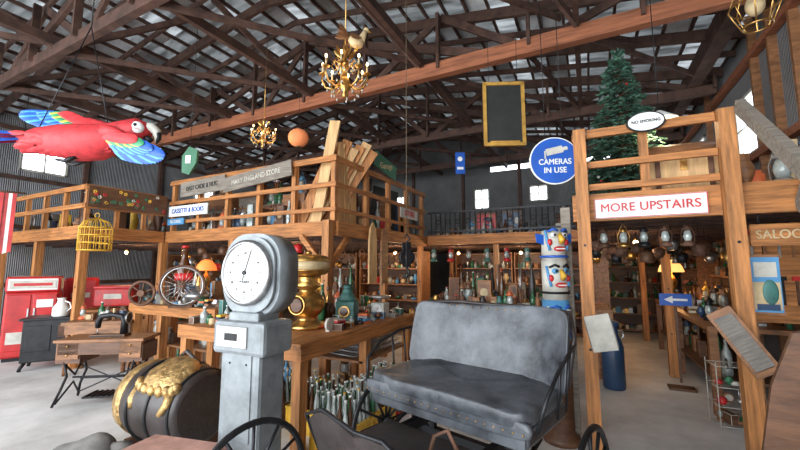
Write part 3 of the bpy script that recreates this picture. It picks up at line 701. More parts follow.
for n, (u, v, z, c) in enumerate(((-2.12, 2.98, 0, YEL), (-2.12, 3.44, 0, YEL), (-2.62, 3.2, 0, YEL), (-2.12, 3.90, 0, RED), (-3.08, 3.2, 0, MIDW))):
    b = MB('bottle_crate')
    for s in (-1, 1): b.box((s*.2, 0, .11), (.015, .42, .22), c); b.box((0, s*.2, .11), (.40, .015, .22), c)
    b.box((0, 0, .01), (.4, .4, .02), c)
    for sx_ in (-1, 1): b.box((sx_*.2, 0, .22), (.022, .43, .025), c); b.box((0, sx_*.2, .22), (.43, .022, .025), c)
    for i in range(6):
        for j in range(6): bottle(b, -.16+i*.064, -.16+j*.064, .02, .44+random.uniform(-.03, .05), .029, random.choice([GLASS, GLASS, GLASS, GLASS, GLASSB, GLASSG]), random.choice([WHITE, WHITE, WHITE, YEL]))
    place(b, u, v, z, random.uniform(-3, 3))
b = MB('stack_of_wire_racks')
for k2 in range(5):
    z = .57+k2*.055; b.M = T(0, 0, z) @ RZ(k2*4-8)
    for s in (-1, 1): b.cyl((-.36, s*.5, 0), (.36, s*.5, 0), .009, STEEL, seg=6); b.cyl((s*.36, -.5, 0), (s*.36, .5, 0), .009, STEEL, seg=6)
    for i in range(16): b.cyl((-.36, -.47+i*.0625, 0), (.36, -.47+i*.0625, 0), .004, STEEL, seg=5)
    b.M = I4
place(b, -2.85, 4.36, 0)

# ================================================================= LEFT FOREGROUND
b = MB('leather_barrel_trunk')
b.M = RZ(-25) @ T(0, 0, .40) @ RY(90)
b.lathe((0, 0, -.42), [(.27, 0), (.31, .03), (.345, .2), (.355, .42), (.345, .64), (.31, .81), (.27, .84)], LEATHD, 36)
for z in (-.36, -.14, .12, .36): b.ring((0, 0, z), .315 if abs(z) > .3 else .352, .016, BLACK, None, 36)
b.lathe((0, 0, -.47), [(.05, -.01), (.12, -.03), (.2, -.02), (.26, .01), (.29, .06), (.28, .09)], GOLD, 30)
b.lathe((0, 0, -.43), [(.29, 0), (.325, .03), (.345, .14), (.33, .16)], GOLD, 30)
for i in range(10):
    a = 2*PI*i/10; b.sph((.19*math.cos(a), .19*math.sin(a), -.49), (.055, .055, .03), GOLD, RZ(math.degrees(a)), 8)
b.sph((0, 0, -.50), (.09, .09, .05), GOLD)
b.M = RZ(-25) @ T(0, 0, .40)
b.sup((.12, -.12, .27), (.24, .20, .10), GOLD, .75, RX(28), 28, 14, lambda v: v*(1+.06*math.sin(v.x*40)*math.sin(v.y*36)))
for i in range(9):
    a = PI*i/8; b.sph((.12+.24*math.cos(a), -.25-.05*math.sin(a), .22-.03*math.sin(a)), (.04, .04, .05), GOLD, None, 8)
b.tube([(-.1, -.26, .2), (-.12, -.32, .1), (-.08, -.35, .03)], [.04, .035, .02], GOLD, 8)
b.tube([(.33, -.26, .2), (.34, -.32, .1), (.3, -.35, .03)], [.04, .035, .02], GOLD, 8)
b.tube([(-.06, .02, .35), (.12, .0, .46), (.28, .02, .35)], .02, LEATHD, 8)
b.M = RZ(-25)
for x in (-.28, .28): b.box((x, 0, .05), (.06, .5, .1), DARKW)
b.done((-2.10, 3.62, 0), 0)
b = MB('treadle_sewing_machine')
b.box((0, 0, .76), (.98, .44, .035), MIDW, None, .006); b.box((0, -.02, .67), (.9, .36, .14), DARKW, None, .004)
for s in (-1, 1):
    for z in (.70, .60): b.box((s*.34, -.17, z), (.24, .06, .1), MIDW, None, .004); b.sph((s*.34, -.205, z), .012, BRASS)
    b.box((s*.34, -.0, .6), (.26, .36, .2), DARKW)
    for yy in (-.17, .17):
        b.tube([(s*.38, yy, .52), (s*.34, yy, .35), (s*.40, yy, .18), (s*.44, yy*1.25, .02)], .014, BLACK, 6)
    b.tube([(s*.38, -.17, .50), (s*.36, 0, .33), (s*.38, .17, .50)], .012, BLACK, 6); b.tube([(s*.42, -.2, .05), (s*.37, 0, .25), (s*.42, .2, .05)], .012, BLACK, 6)
b.cyl((-.38, 0, .30), (.38, 0, .30), .012, BLACK)
for i in range(3): b.tube([(-.36, .1, .10+i*.16), (0, .1, .26), (.36, .1, .42-i*.16)], .008, BLACK, 5)
b.box((0, -.02, .09), (.36, .24, .02), BLACK)
for i in range(6): b.box((-.15+i*.06, -.02, .105), (.02, .24, .01), BLACK)
b.ring((.24, .12, .33), .15, .012, BLACK, RY(90)); 
b.box((0, 0, .79), (.40, .16, .03), BLACK, None, .006)
b.tube([(.15, 0, .8), (.15, 0, .95), (.12, 0, 1.02), (.0, 0, 1.04), (-.12, 0, 1.02), (-.15, 0, .96), (-.15, 0, .88)], [.045, .035, .035, .032, .034, .036, .028], BLACK, 10)
b.cyl((.17, 0, 1.0), (.2, 0, 1.0), .07, BLACK, seg=18); b.ring((.2, 0, 1.0), .068, .008, STEEL, RY(90)); b.cyl((-.15, 0, .88), (-.15, 0, .8), .006, STEEL); b.cyl((.02, 0, 1.06), (.02, 0, 1.12), .014, CREAM)
b.done((-3.62, 4.75, 0), 8)
b = MB('low_painted_bench'); b.box((0, 0, .45), (.66, .36, .04), PINK, RY(-3), .006)
for sx in (-.28, .28):
    for sy in (-.14, .14): b.box((sx, sy, .215), (.05, .05, .43), MIDW)
b.box((0, 0, .30), (.56, .03, .06), MIDW)
b.done((-1.50, 2.52, 0), -20)
b = MB('canvas_sack')
b.sup((0, 0, .10), (.24, .17, .105), CLOTH, .7, None, 26, 14, lambda v: v+Vector((0, 0, .03*math.sin(v.x*14)+.02*math.sin(v.y*18+v.x*5)) if v.z > 0 else (0, 0, 0)))
b.tube([(.2, 0, .12), (.28, 0, .15), (.33, .04, .12)], [.06, .035, .05], CLOTH, 10)
b.done((-2.62, 3.22, 0), 15)

# ================================================================= LEFT MIDGROUND
b = MB('red_drink_cooler')
b.box((0, 0, .62), (.70, .62, 1.12), RED, None, .03); b.box((0, 0, 1.32), (.72, .64, .28), WHITE, None, .04); b.box((0, 0, .04), (.62, .54, .08), BLACK)
for x in (-.17, .17): b.box((x, -.315, .66), (.31, .02, .96), RED, None, .01)
b.box((-.04, -.335, .75), (.02, .03, .3), STEEL); b.box((.04, -.335, .75), (.02, .03, .3), STEEL); b.box((.17, -.33, .98), (.22, .01, .14), WHITE); b.box((-.17, -.33, .40), (.22, .01, .2), OFFW)
b.box((0, -.325, 1.32), (.6, .01, .14), OFFW); b.box((0, -.332, 1.32), (.5, .006, .05), RED)
b.done((-6.75, 6.95, 0), 38)
b = MB('red_drink_cooler')
b.box((0, 0, .75), (.55, .55, 1.3), RED, None, .05); b.box((0, 0, .05), (.48, .48, .1), BLACK); b.box((0, -.28, .95), (.42, .015, .5), RED, None, .006); b.box((.18, -.29, .7), (.02, .03, .2), STEEL); b.box((0, -.29, 1.05), (.3, .006, .1), OFFW)
b.done((-6.75, 7.95, 0), 38)
b = MB('cast_iron_stove')
b.box((0, 0, .46), (.72, .5, .66), BLACK, None, .015); b.box((0, 0, .80), (.8, .56, .035), BLACK, None, .006)
for sx in (-.3, .3):
    for sy in (-.18, .18): b.tube([(sx, sy, .14), (sx*1.15, sy*1.15, .06), (sx*1.2, sy*1.2, .0)], .025, BLACK, 6)
b.box((-.16, -.255, .5), (.3, .015, .4), BLACK, None, .005); b.box((.2, -.255, .6), (.26, .015, .2), RUST, None, .005); b.box((.2, -.255, .35), (.26, .015, .18), BLACK, None, .005); b.cyl((.2, -.26, .6), (.2, -.29, .6), .02, BRASS)
b.done((-5.75, 6.35, 0), 30)
b = MB('white_enamel_jug'); b.lathe((0, 0, 0), [(.09, 0), (.11, .02), (.11, .14), (.06, .22), (.05, .27), (.065, .3)], WHITE, 16); b.tube([(.1, 0, .08), (.17, 0, .14), (.14, 0, .22), (.06, 0, .25)], .012, WHITE, 6); b.done((-5.62, 6.25, .82))
b = MB('red_ice_chest')
b.box((0, 0, .22), (.66, .42, .36), RED, None, .03); b.box((0, 0, .42), (.68, .44, .06), RED, None, .02); b.box((0, -.217, .24), (.3, .006, .1), OFFW); b.tube([(-.34, 0, .3), (-.38, 0, .3), (-.38, 0, .2), (-.34, 0, .2)], .01, STEEL, 6)
b.done((-5.85, 7.75, .80), 20)
b = MB('plank_table'); b.box((0, 0, .77), (1.2, .6, .05), LUM_U, None, .005)
for sx in (-.52, .52):
    for sy in (-.22, .22): b.box((sx, sy, .375), (.09, .09, .75), LUM_Z)
b.done((-5.75, 7.75, 0), 20)
b = MB('plank_table'); b.box((0, 0, .77), (.9, .6, .05), MIDW, None, .005); b.box((0, -.27, .68), (.8, .03, .13), MIDW)
for sx in (-.38, .38):
    for sy in (-.22, .22): b.cyl((sx, sy, 0), (sx, sy, .75), .03, MIDW)
b.box((0, 0, .3), (.8, .5, .03), DARKW); goods(b, -.4, .4, -.2, .2, .795, .26, .1); goods(b, -.4, .4, -.2, .2, .315, .3, .12)
b.done((-4.75, 6.1, 0), 15)
b = MB('bicycle_wheel'); b.ring((0, 0, 0), .29, .016, RUST, RX(90), 34, 8); b.ring((0, 0, 0), .265, .010, STEEL, RX(90), 34, 6); b.cyl((0, -.05, 0), (0, .05, 0), .025, RUST)
for i in range(20): a = i*PI/10; b.cyl((.02*math.cos(a), .03*(-1)**i, .02*math.sin(a)), (.26*math.cos(a), 0, .26*math.sin(a)), .003, STEEL, seg=5)
b.box((0, 0, -.29), (.3, .16, .03), RUST); b.done((-3.15, 5.42, 1.36), 20)
b = MB('gear_wheel'); b.ring((0, 0, 0), .17, .022, RUST, RX(90), 30, 8); b.cyl((0, -.05, 0), (0, .05, 0), .05, RUST)
for i in range(6): a = i*PI/3+.4; b.cyl((.04*math.cos(a), 0, .04*math.sin(a)), (.17*math.cos(a), 0, .17*math.sin(a)), .014, RUST, seg=6)
b.done((-3.85, 5.60, 1.245), 10)
b = MB('silver_tureen'); b.lathe((0, 0, 0), [(.09, 0), (.10, .01), (.03, .04), (.03, .06), (.14, .09), (.18, .15), (.18, .18), (.12, .23), (.03, .26), (.02, .3), (.001, .31)], STEEL, 22)
for s in (-1, 1): b.tube([(s*.17, 0, .13), (s*.23, 0, .16), (s*.22, 0, .2), (s*.17, 0, .18)], .01, STEEL, 6)
x, y = W(-5.25, 3.62); b.done((x, y, 1.05))
b = MB('giant_bottle_display'); b.lathe((0, 0, 0), [(.10, 0), (.12, .03), (.12, .12), (.10, .24), (.13, .38), (.13, .5), (.06, .7), (.04, .84), (.05, .85), (.05, .9)], GLASSB, 20); b.lathe((0, 0, .36), [(.131, 0), (.137, .04), (.133, .12)], RED, 20); b.cyl((0, 0, .9), (0, 0, .94), .055, RED)
x, y = W(-6.1, 3.95); b.done((x, y, 1.05))
x, y = W(-5.6, 4.0); tablelamp('hurricane_lamp', (x, y, 1.25), SHADEO, 6, (1, .45, .15), .95)
b = MB('lamp_stand_crate'); b.box((0, 0, .1), (.3, .26, .2), MIDW, None, .006); b.box((0, -.135, .1), (.28, .01, .04), DARKW); b.done((x, y, 1.05), YAW)
b = MB('wicker_birdcage')
for z in (0, .12, .24, .36): b.ring((0, 0, z), .22, .009, YEL, None, 24)
for i in range(20):
    a = 2*PI*i/20; c, q = math.cos(a), math.sin(a); b.tube([(.22*c, .22*q, 0), (.22*c, .22*q, .36), (.17*c, .17*q, .46), (.02*c, .02*q, .53)], .006, YEL, 5)
b.cyl((0, 0, -.01), (0, 0, .01), .22, YEL, seg=24); b.ring((0, 0, .57), .04, .006, YEL, RX(90), 12); b.cyl((0, 0, .6), (0, 0, .95), .003, BLACK, seg=5)
b.done((-4.95, 6.0, 1.90))
b = MB('striped_flag')
for i in range(8):
    b.poly([(i*.05, -.5+.03*math.sin(i)), (i*.05+.05, -.5+.03*math.sin(i+1)), (i*.05+.05, .5), (i*.05, .5)], .012, T(0, .02*math.sin(i*1.4), 0) @ RX(90), RED if i % 4 != 2 else WHITE)
b.cyl((-.05, 0, .52), (.5, 0, .52), .015, DARKW); b.cyl((0, 0, .52), (0, 0, 2.6), .004, BLACK, seg=5); b.cyl((.4, 0, .52), (.4, 0, 2.6), .004, BLACK, seg=5)
b.done((-6.72, 5.85, 2.35), 40)
b = MB('flower_banner'); b.box((0, 0, 0), (1.3, .02, .36), DARKW)
for i in range(40):
    fx, fz = random.uniform(-.6, .6), random.uniform(-.14, .14); fm = random.choice([RED, OFFW, GREEN, GREEN, YEL, RUST])
    for q in range(5): b.sph((fx+.02*math.cos(q*1.257), -.015, fz+.02*math.sin(q*1.257)), (.014, .006, .014), fm, None, 6)
place(b, -7.42, 3.72, 2.82, 90)
b = MB('assorted_bric_a_brac'); goods(b, -11, -7.7, 3.3, 3.9, 2.3, .8, .2); goods(b, -11, -7.7, 4.4, 5.2, 2.3, 1.1, .25); place(b, 0, 0)

# ================================================================= LEFT LOFT CONTENTS
b = MB('leaning_planks')
for i in range(7):
    x0 = -3.9+i*.05; b.beam((x0-.3, 4.62+i*.05, 2.32), (x0+.28+.02*i, 4.75+i*.09, 3.6+.06*(i % 3)), .03, .17, PALE if i % 2 else LUM_Z)
b.beam((-3.85, 4.6, 2.32), (-3.5, 4.6, 3.95), .03, .2, PALE)
place(b, 0, 0)
b = MB('leaning_planks')
for i in range(3): b.beam((-3.62, 4.9+i*.2, 2.32), (-3.52, 4.8+i*.16, 3.65-.14*i), .04, .16, PALE)
place(b, 0, 0)
b = MB('ironing_board'); b.poly([(-.12, -.5), (.12, -.5), (.12, .2), (.08, .42), (.0, .52), (-.08, .42), (-.12, .2)], .03, RX(90), PALE); place(b, -3.26, 5.35, 1.86, 90)
b = MB('ironing_board'); b.poly([(-.1, -.5), (.1, -.5), (.12, .1), (.08, .4), (.0, .48), (-.08, .4), (-.12, .1)], .03, RX(90), MIDW); place(b, -3.26, 5.75, 1.84, 90)
b = MB('stacked_crates')
for u, v, z, w, h in ((-6.9, 5.3, 2.3, .7, .5), (-6.1, 5.4, 2.3, .6, .42), (-6.1, 5.4, 2.72, .5, .4), (-5.2, 5.2, 2.3, .8, .5), (-4.5, 5.0, 2.3, .5, .6), (-6.9, 5.3, 2.8, .5, .35)):
    b.box((u, v, z+h/2), (w, .45, h-.01), random.choice([MIDW, DARKW, RUST, GREYW]), None, .01)
    for q in (-.3, .3): b.box((u, v-.23, z+h/2+q*h), (w, .02, .05), MIDW)
goods(b, -5.6, -4.9, 5.0, 5.35, 2.8, .6, .16); goods(b, -7.1, -6.8, 5.2, 5.4, 3.15, .4, .2); goods(b, -4.75, -4.3, 4.9, 5.1, 2.9, .5, .14)
place(b, 0, 0)
b = MB('assorted_bric_a_brac'); goods(b, -7.3, -4.2, 4.62, 4.85, 2.3, .75, .15); place(b, 0, 0)
b = MB('assorted_bric_a_brac'); b.M = T(-3.7, 5.4, 2.3) @ RZ(90); goods(b, 0, 2.3, -.1, .15, 0, .8, .15); b.M = I4; place(b, 0, 0)
b = MB('framed_pictures_and_boards')
for i in range(11):
    u = -7.0+i*.33; h = random.uniform(.4, 1.1); w_ = random.uniform(.25, .5)
    b.box((u, 6.9+.05*(i % 2), 2.3+h/2), (w_, .03, h), random.choice([DARKW, MIDW, GREYW, LUM_Z])); b.box((u, 6.88+.05*(i % 2), 2.3+h/2), (w_*.8, .02, h*.85), random.choice([NAVY, TEAL, CREAM, CHALK, RUST, CLOTH]))
place(b, 0, 0)
def chair(u, v, z, a):
    b = MB('wooden_chair')
    b.box((0, 0, .45), (.42, .4, .03), MIDW)
    for sx in (-.18, .18):
        b.cyl((sx, -.17, 0), (sx, -.17, .45), .018, MIDW, seg=6); b.cyl((sx, .17, 0), (sx*1.1, .22, .98), .018, MIDW, seg=6)
    for z_ in (.65, .78, .92): b.box((0, .2, z_), (.38, .02, .06), MIDW)
    place(b, u, v, z, a)
chair(-4.2, 5.8, 2.3, 20); chair(-5.0, 6.3, 2.3, -30); chair(-6.4, 6.3, 2.3, 60)
b = MB('framed_pictures')
for u, z, w, h, m in ((-2.05, 2.62, .5, .45, RED), (-1.5, 2.62, .45, .45, NAVY)):
    b.box((u, 8.4, z+.02), (w, .03, h), DARKW); b.box((u, 8.38, z+.02), (w-.08, .02, h-.08), m)
    for q in range(6): b.sph((u+random.uniform(-.12, .12), 8.372, z+random.uniform(-.14, .14)), (random.uniform(.03, .07), .008, random.uniform(.03, .09)), random.choice([DARKW, OFFW, CREAM, NAVY, RUST]), None, 8)
place(b, 0, 0)
b = MB('assorted_bric_a_brac'); goods(b, -3.2, -.3, 9.0, 9.6, 2.3, 1.0, .2); goods(b, -3.2, -.3, 8.2, 8.35, 2.3, .45, .2); place(b, 0, 0)
b = MB('assorted_bric_a_brac'); goods(b, -7, -3.6, 7.6, 8.4, 2.3, 1.4, .22); place(b, 0, 0)
b = MB('black_velvet_sign'); b.box((0, 0, 0), (.6, .03, .9), CHALK, RY(8)); b.sph((0, -.02, 0), (.12, .01, .3), MIDW); place(b, -3.75, 6.6, 2.8, 60)
b = MB('christmas_tree')
b.cyl((0, 0, 0), (0, 0, 1.8), .03, DARKW, .008); b.lathe((0, 0, 0), [(.16, 0), (.16, .04), (.05, .1)], GREEN, 12)
N = 22
for k2 in range(N):
    t = k2/(N-1); z = .2+1.62*t; R = .44*(1-t)**.85+.03; n = int(16-9*t)
    for i in range(n):
        a = 2*PI*(i+random.random()*.7)/n+k2; rr_ = R*random.uniform(.75, 1.15); c, q = math.cos(a), math.sin(a)
        tip = Vector((rr_*c, rr_*q, z-.10*(1-t)+random.uniform(-.03, .03))); b0 = Vector((.02*c, .02*q, z))
        b.cyl(b0, tip, .006, DARKW, .002, 4)
        m_ = max(3, int(7*(1-t)+2))
        for j in range(m_):
            p = b0.lerp(tip, (j+1)/m_)
            for sgn in (-1, 1):
                dd = (tip-b0).normalized()*.06+Vector((-q, c, 0))*sgn*.06+Vector((0, 0, random.uniform(-.035, .03)))
                b.leaf(p, p+dd, .035, NEEDLE, (random.uniform(-.5, .5), random.uniform(-.5, .5), 1), .4)
        b.leaf(tip-(tip-b0).normalized()*.05, tip+(tip-b0).normalized()*.05, .04, NEEDLE, (0, 0, 1), .4)
for i in range(16):
    t = random.random()*.9; a = random.random()*6.28; R = .43*(1-t)**.85; b.sph((R*math.cos(a), R*math.sin(a), .2+1.55*t), .016, random.choice([RED, BRASS, WHITE, STEEL]), None, 8)
x, y = W(.42, 4.95); b.done((x, y, 2.33), recalc=False)
b = MB('wooden_chest'); b.box((0, 0, .16), (.55, .35, .32), PALE, None, .008); b.lathe((-.275, 0, .32), [(.175, 0), (.175, .55)], MIDW, 20, RY(90)); b.box((0, -.185, .25), (.05, .02, .1), BRASS)
for x in (-.2, .2): b.box((x, -.18, .16), (.04, .015, .32), RUST)
x, y = W(.82, 4.35); b.done((x, y, 2.33), YAW)
b = MB('assorted_bric_a_brac'); goods(b, .1, 2.2, 5.9, 6.6, 2.33, .9, .2); place(b, 0, 0)
b = MB('assorted_bric_a_brac'); goods(b, 1.3, 2.2, 4.3, 4.7, 2.33, .8, .13); place(b, 0, 0)

b = MB('rope_pulley')
b.cyl((0, -.03, 0), (0, .03, 0), .085, BLACK, seg=20); b.cyl((0, -.045, 0), (0, .045, 0), .03, RUST, seg=12)
for s in (-1, 1): b.box((0, s*.045, .03), (.06, .012, .26), BLACK, None, .004)
b.tube([(0, 0, .16), (.04, 0, .2), (0, 0, .25), (-.03, 0, .2)], .01, BLACK, 6); b.cyl((0, 0, .24), (0, 0, 3.25), .0045, ROPE, seg=6); b.tube([(0, 0, -.1), (.03, 0, -.16), (.0, 0, -.22), (-.04, 0, -.18)], .012, BLACK, 6)
b.done((.07, 3.95, 1.74), 25)

# ================================================================= TOTEM POLE
b = MB('totem_pole')
b.lathe((0, 0, 0), [(.17, 0), (.17, .05), (.12, .08), (.12, .95)], DARKW, 18)
b.cyl((0, 0, .95), (0, 0, 1.32), .125, SKYB, .125, 22); b.cyl((0, 0, 1.32), (0, 0, 1.70), .12, OFFW, .12, 22); b.cyl((0, 0, 1.70), (0, 0, 2.0), .115, OFFW, .11, 22)
for z, e, mm, br in ((1.16, WHITE, RED, BLUE), (1.55, SKYB, RED, BLACK), (1.9, WHITE, RED, BLUE)):
    for s in (-1, 1):
        b.sph((s*.052, -.105, z+.05), (.036, .025, .026), e, None, 12); b.sph((s*.052, -.128, z+.05), (.014, .01, .014), BLACK, None, 8)
        b.tube([(s*.02, -.125, z+.09), (s*.06, -.118, z+.11), (s*.10, -.08, z+.085)], .013, br, 6)
        b.tube([(s*.11, -.05, z+.1), (s*.105, -.07, z), (s*.09, -.09, z-.1)], .014, SKYB if z > 1.3 else WHITE, 6)
        b.sph((s*.085, -.085, z-.02), (.025, .025, .035), mm, None, 8)
    b.tube([(0, -.12, z+.06), (0, -.16, z), (0, -.135, z-.03)], [.018, .03, .02], YEL if mm == RED else RED, 8)
    b.sph((0, -.115, z-.085), (.065, .02, .026), mm, None, 12); b.box((0, -.134, z-.085), (.09, .008, .012), WHITE)
    b.ring((0, 0, z-.16), .125, .013, br, None, 20)
for s in (-1, 1): b.poly([(0, 0), (.10, .03), (.11, .12), (.0, .10)], .02, T(s*.08, .0, 1.85) @ RX(90) @ Matrix.Diagonal((s, 1, 1, 1)), BLUE)
b.done((1.54, 3.72, 0), 8)

# ================================================================= RIGHT ROOM CONTENTS
b = MB('long_display_table')
b.bx(1.15, 2.2, 5.4, 9.2, .92, .97, MIDW); b.bx(1.2, 2.15, 5.5, 9.1, .35, .38, DARKW)
for u in (1.2, 2.14):
    for v in (5.45, 7.3, 9.14): b.bx(u-.04, u+.04, v-.04, v+.04, 0, .92, MIDW)
b.M = RZ(90); goods(b, 5.5, 9.0, -1.5, -1.2, .97, .3, .12); goods(b, 5.5, 9.0, -2.1, -1.6, .97, .5, .16); goods(b, 5.6, 9.0, -1.6, -1.25, .38, .42, .15); b.M = I4
place(b, 0, 0)
shelf('curio_shelf', .6, 11.2, 1.9, .4, 2.05, 5)
shelf('curio_shelf', .14, 8.9, 1.6, .35, 2.0, 5, -90)
shelf('curio_shelf', 2.1, 10.2, 1.6, .35, 2.0, 5, -90)
shelf('curio_shelf', .12, 7.0, 1.3, .3, 1.0, 3, -90)
b = MB('wall_shelf')
for z in (1.45, 1.8): b.bx(2.0, 2.28, 4.6, 9.0, z, z+.03, MIDW)
b.M = RZ(90)
for z in (1.48, 1.83): goods(b, 4.7, 8.9, -2.25, -2.05, z, .26, .12)
b.M = I4; place(b, 0, 0)
b = MB('wire_basket_rack')
for z in (.03, .22, .41, .62):
    for s in (-1, 1): b.cyl((-.15, s*.13, z), (.15, s*.13, z), .004, OFFW, seg=5); b.cyl((s*.15, -.13, z), (s*.15, .13, z), .004, OFFW, seg=5)
    for i in range(8): b.cyl((-.13+i*.037, -.13, z), (-.13+i*.037, .13, z), .002, OFFW, seg=4)
for z in (.04, .23, .42): goods(b, -.14, .14, -.1, .1, z, .16, .09)
for sx in (-.15, .15):
    for sy in (-.13, .13): b.cyl((sx, sy, 0), (sx, sy, .66), .005, OFFW, seg=6)
x, y = W(1.24, 5.15); b.done((x, y, 0), -20)
b = MB('enamel_milk_can'); b.lathe((0, 0, 0), [(.13, 0), (.14, .03), (.14, .55), (.12, .62), (.08, .72), (.08, .80), (.10, .82), (.10, .88), (.03, .9)], NAVY, 20)
for s in (-1, 1): b.tube([(s*.11, 0, .64), (s*.17, 0, .68), (s*.15, 0, .76), (s*.08, 0, .76)], .012, STEEL, 6)
x, y = W(.22, 6.0); b.done((x, y, 0))
b = MB('hanging_lanterns')
for i in range(5): lantern_at(b, .15+i*.18, 4.5, 1.84, .6, random.choice([BRASS, RUST, BLACK])); b.cyl((.15+i*.18, 4.5, 2.09), (.15+i*.18, 4.5, 2.13), .004, BLACK, seg=5)
place(b, 0, 0)
b = MB('hanging_pots_and_tools')
for i in range(8):
    for j in range(4):
        u = .1+i*.25; v = 5.2+j*.9; z = 1.97-.07*((i+j) % 3); b.cyl((u, v, z), (u, v, 2.13), .004, BLACK, seg=5)
        b.lathe((u, v, z-.14), [(.04+.02*(i % 3), 0), (.07, .05), (.075, .11), (.02, .14)], random.choice([BRASS, RUST, STEEL, BLACK, DARKW]), 12)
place(b, 0, 0)
b = MB('hanging_lanterns')
for i in range(7): lantern_at(b, -3.1+i*.4, 7.75, 1.74, .8, random.choice([RED, RUST, BLUE, BRASS, TEAL])); b.cyl((-3.1+i*.4, 7.75, 2.07), (-3.1+i*.4, 7.88, 2.14), .004, BLACK, seg=5)
place(b, 0, 0)
b = MB('wooden_washboard')
for s in (-1, 1): b.box((s*.09, 0, 0), (.025, .03, .58), MIDW)
b.box((0, .004, .0), (.17, .008, .5), CLOTH)
for i in range(14): b.box((0, -.004, -.22+i*.033), (.16, .012, .014), GREYW)
b.box((0, 0, -.28), (.2, .02, .05), MIDW); b.box((0, 0, .28), (.2, .02, .06), MIDW)
ob = place(b, 1.02, 3.80, 1.07); ob.rotation_euler = (math.radians(-8), math.radians(-30), math.radians(YAW)); ob.scale = (.85, .85, .85)
b = MB('rough_sawn_slab'); b.poly([(-.16, 0), (.2, 0), (.22, .6), (.16, 1.0), (.10, 1.32), (.02, 1.3), (-.08, 1.0), (-.14, .6)], .04, RX(96), DARKW); b.done((2.20, 2.20, 0), -35)
b = MB('carved_wood_sign'); b.box((0, 0, 0), (.42, .03, .18), LUM_U, None, .006); b.text('SALOON', .10, T(0, -.018, 0) @ RX(90), CREAM, sx=.85); b.cyl((-.15, 0, .08), (-.15, 0, .2), .004, BLACK, seg=5); b.cyl((.15, 0, .08), (.15, 0, .2), .004, BLACK, seg=5); place(b, 1.40, 4.03, 1.90)
b = MB('tool_pegboard'); b.box((0, 0, 0), (.75, .02, .9), LUM_U)
for i in range(14):
    x = -.32+.1*(i % 7); z = .3-.45*(i//7); b.box((x, -.02, z), (.018, .015, .26), random.choice([MIDW, STEEL, RUST, BLACK])); b.box((x, -.02, z+.12), (.06, .02, .04), random.choice([RUST, STEEL, BLACK, RED]))
for s in (-1, 1): b.box((s*.34, .03, -.55), (.05, .04, 2.0), MIDW)
place(b, 1.75, 4.85, 1.56)

# ================================================================= CENTRE / LEFT UNDER-LOFT
shelf('curio_shelf', -2.5, 9.9, 1.5, .4, 2.0, 5); shelf('curio_shelf', -.95, 9.9, 1.5, .4, 2.0, 5)
shelf('curio_shelf', -4.4, 8.3, 1.8, .4, 2.0, 5); shelf('curio_shelf', -6.3, 8.3, 1.8, .4, 2.0, 5)
shelf('curio_shelf', -8.5, 7.0, 1.8, .4, 2.0, 5); shelf('curio_shelf', -10.4, 7.0, 1.8, .4, 2.0, 5)
b = MB('display_table'); b.bx(-2.9, -.6, 6.6, 7.3, .88, .93, MIDW)
for u in (-2.85, -.65):
    for v in (6.65, 7.25): b.bx(u-.04, u+.04, v-.04, v+.04, 0, .88, MIDW)
goods(b, -2.8, -.7, 6.65, 6.9, .93, .32, .12); goods(b, -2.8, -.7, 6.95, 7.25, .93, .75, .12); place(b, 0, 0)
b = MB('display_table'); b.bx(-2.0, -.5, 5.3, 5.8, .98, 1.03, LUM_U)
for u in (-1.95, -.55):
    for v in (5.35, 5.75): b.bx(u-.04, u+.04, v-.04, v+.04, 0, .98, LUM_Z)
goods(b, -1.95, -.55, 5.33, 5.5, 1.03, .32, .10); goods(b, -1.95, -.55, 5.55, 5.75, 1.03, .7, .11); place(b, 0, 0)
b = MB('display_table'); b.bx(-6.9, -3.7, 5.3, 5.9, .92, .97, MIDW)
for u in (-6.8, -5.3, -3.8):
    for v in (5.36, 5.84): b.bx(u-.04, u+.04, v-.04, v+.04, 0, .92, MIDW)
goods(b, -6.8, -3.8, 5.35, 5.55, .97, .35, .13); goods(b, -6.8, -3.8, 5.6, 5.85, .97, .8, .13); goods(b, -6.8, -3.8, 5.4, 5.8, 0.0, .6, .25); place(b, 0, 0)
b = MB('hanging_pots_and_tools')
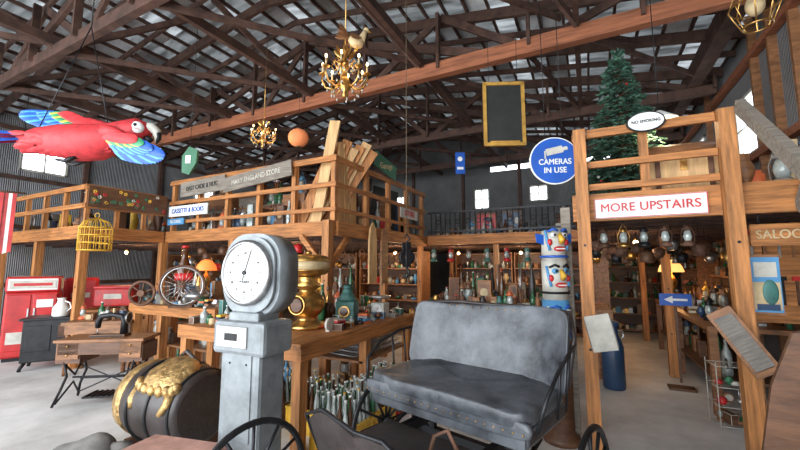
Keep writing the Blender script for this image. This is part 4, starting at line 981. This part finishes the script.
for i in range(24):
    u = -7.2+i*.15; z = 2.0-.1*(i % 4); b.cyl((u, 4.6, z), (u, 4.6, 2.1), .004, BLACK, seg=5)
    if i % 3: b.lathe((u, 4.6, z-.14), [(.04+.02*(i % 3), 0), (.07, .05), (.075, .11), (.02, .14)], random.choice([BRASS, RUST, STEEL, BLACK, RED, DARKW]), 12)
    else: b.box((u, 4.6, z-.15), (.02, .02, .3), MIDW); b.box((u, 4.6, z-.3), (.14, .03, .05), RUST)
place(b, 0, 0)
b = MB('hanging_pots_and_tools')
for i in range(9):
    v = 4.9+i*.3; z = 1.95-.08*(i % 2); b.cyl((-3.55, v, z), (-3.55, v, 2.1), .004, BLACK, seg=5); b.ring((-3.55, v, z-.1), .09, .012, random.choice([BRASS, RUST, MIDW]), RY(90), 16)
place(b, 0, 0)

# ================================================================= LIGHT
w = bpy.data.worlds.new('sky'); bpy.context.scene.world = w; w.use_nodes = True
bg = w.node_tree.nodes['Background']; bg.inputs['Color'].default_value = (0.88, 0.94, 1.0, 1); bg.inputs['Strength'].default_value = 4.2
al = bpy.data.lights.new('open_barn_door_daylight', 'AREA'); al.shape = 'RECTANGLE'; al.size = 11; al.size_y = 4.2; al.energy = 600; al.color = (.92, .96, 1)
ao = bpy.data.objects.new('open_barn_door_daylight', al); bpy.context.scene.collection.objects.link(ao)
x, y = W(-4.5, -3.6); ao.location = (x, y, 2.5); d = Vector((*[p-q for p, q in zip(W(-4.5, 8), W(-4.5, -3.6))], 0.2)); ao.rotation_euler = d.to_track_quat('-Z', 'Y').to_euler()

cam = bpy.data.cameras.new('camera'); co = bpy.data.objects.new('camera', cam); bpy.context.scene.collection.objects.link(co)
cam.sensor_width = 36; cam.lens = 370/800*36; cam.clip_start = .05
co.location = (0, 0, 1.65); co.rotation_euler = (math.radians(96.3), 0, 0)
bpy.context.scene.camera = co
bpy.context.view_layer.update()
for o_ in [o for o in bpy.context.scene.objects if o.parent is None]:
    o_.matrix_world = RZ(-YAW) @ o_.matrix_world
bpy.context.scene.view_settings.view_transform = 'Standard'
bpy.context.scene.view_settings.exposure = 0.08
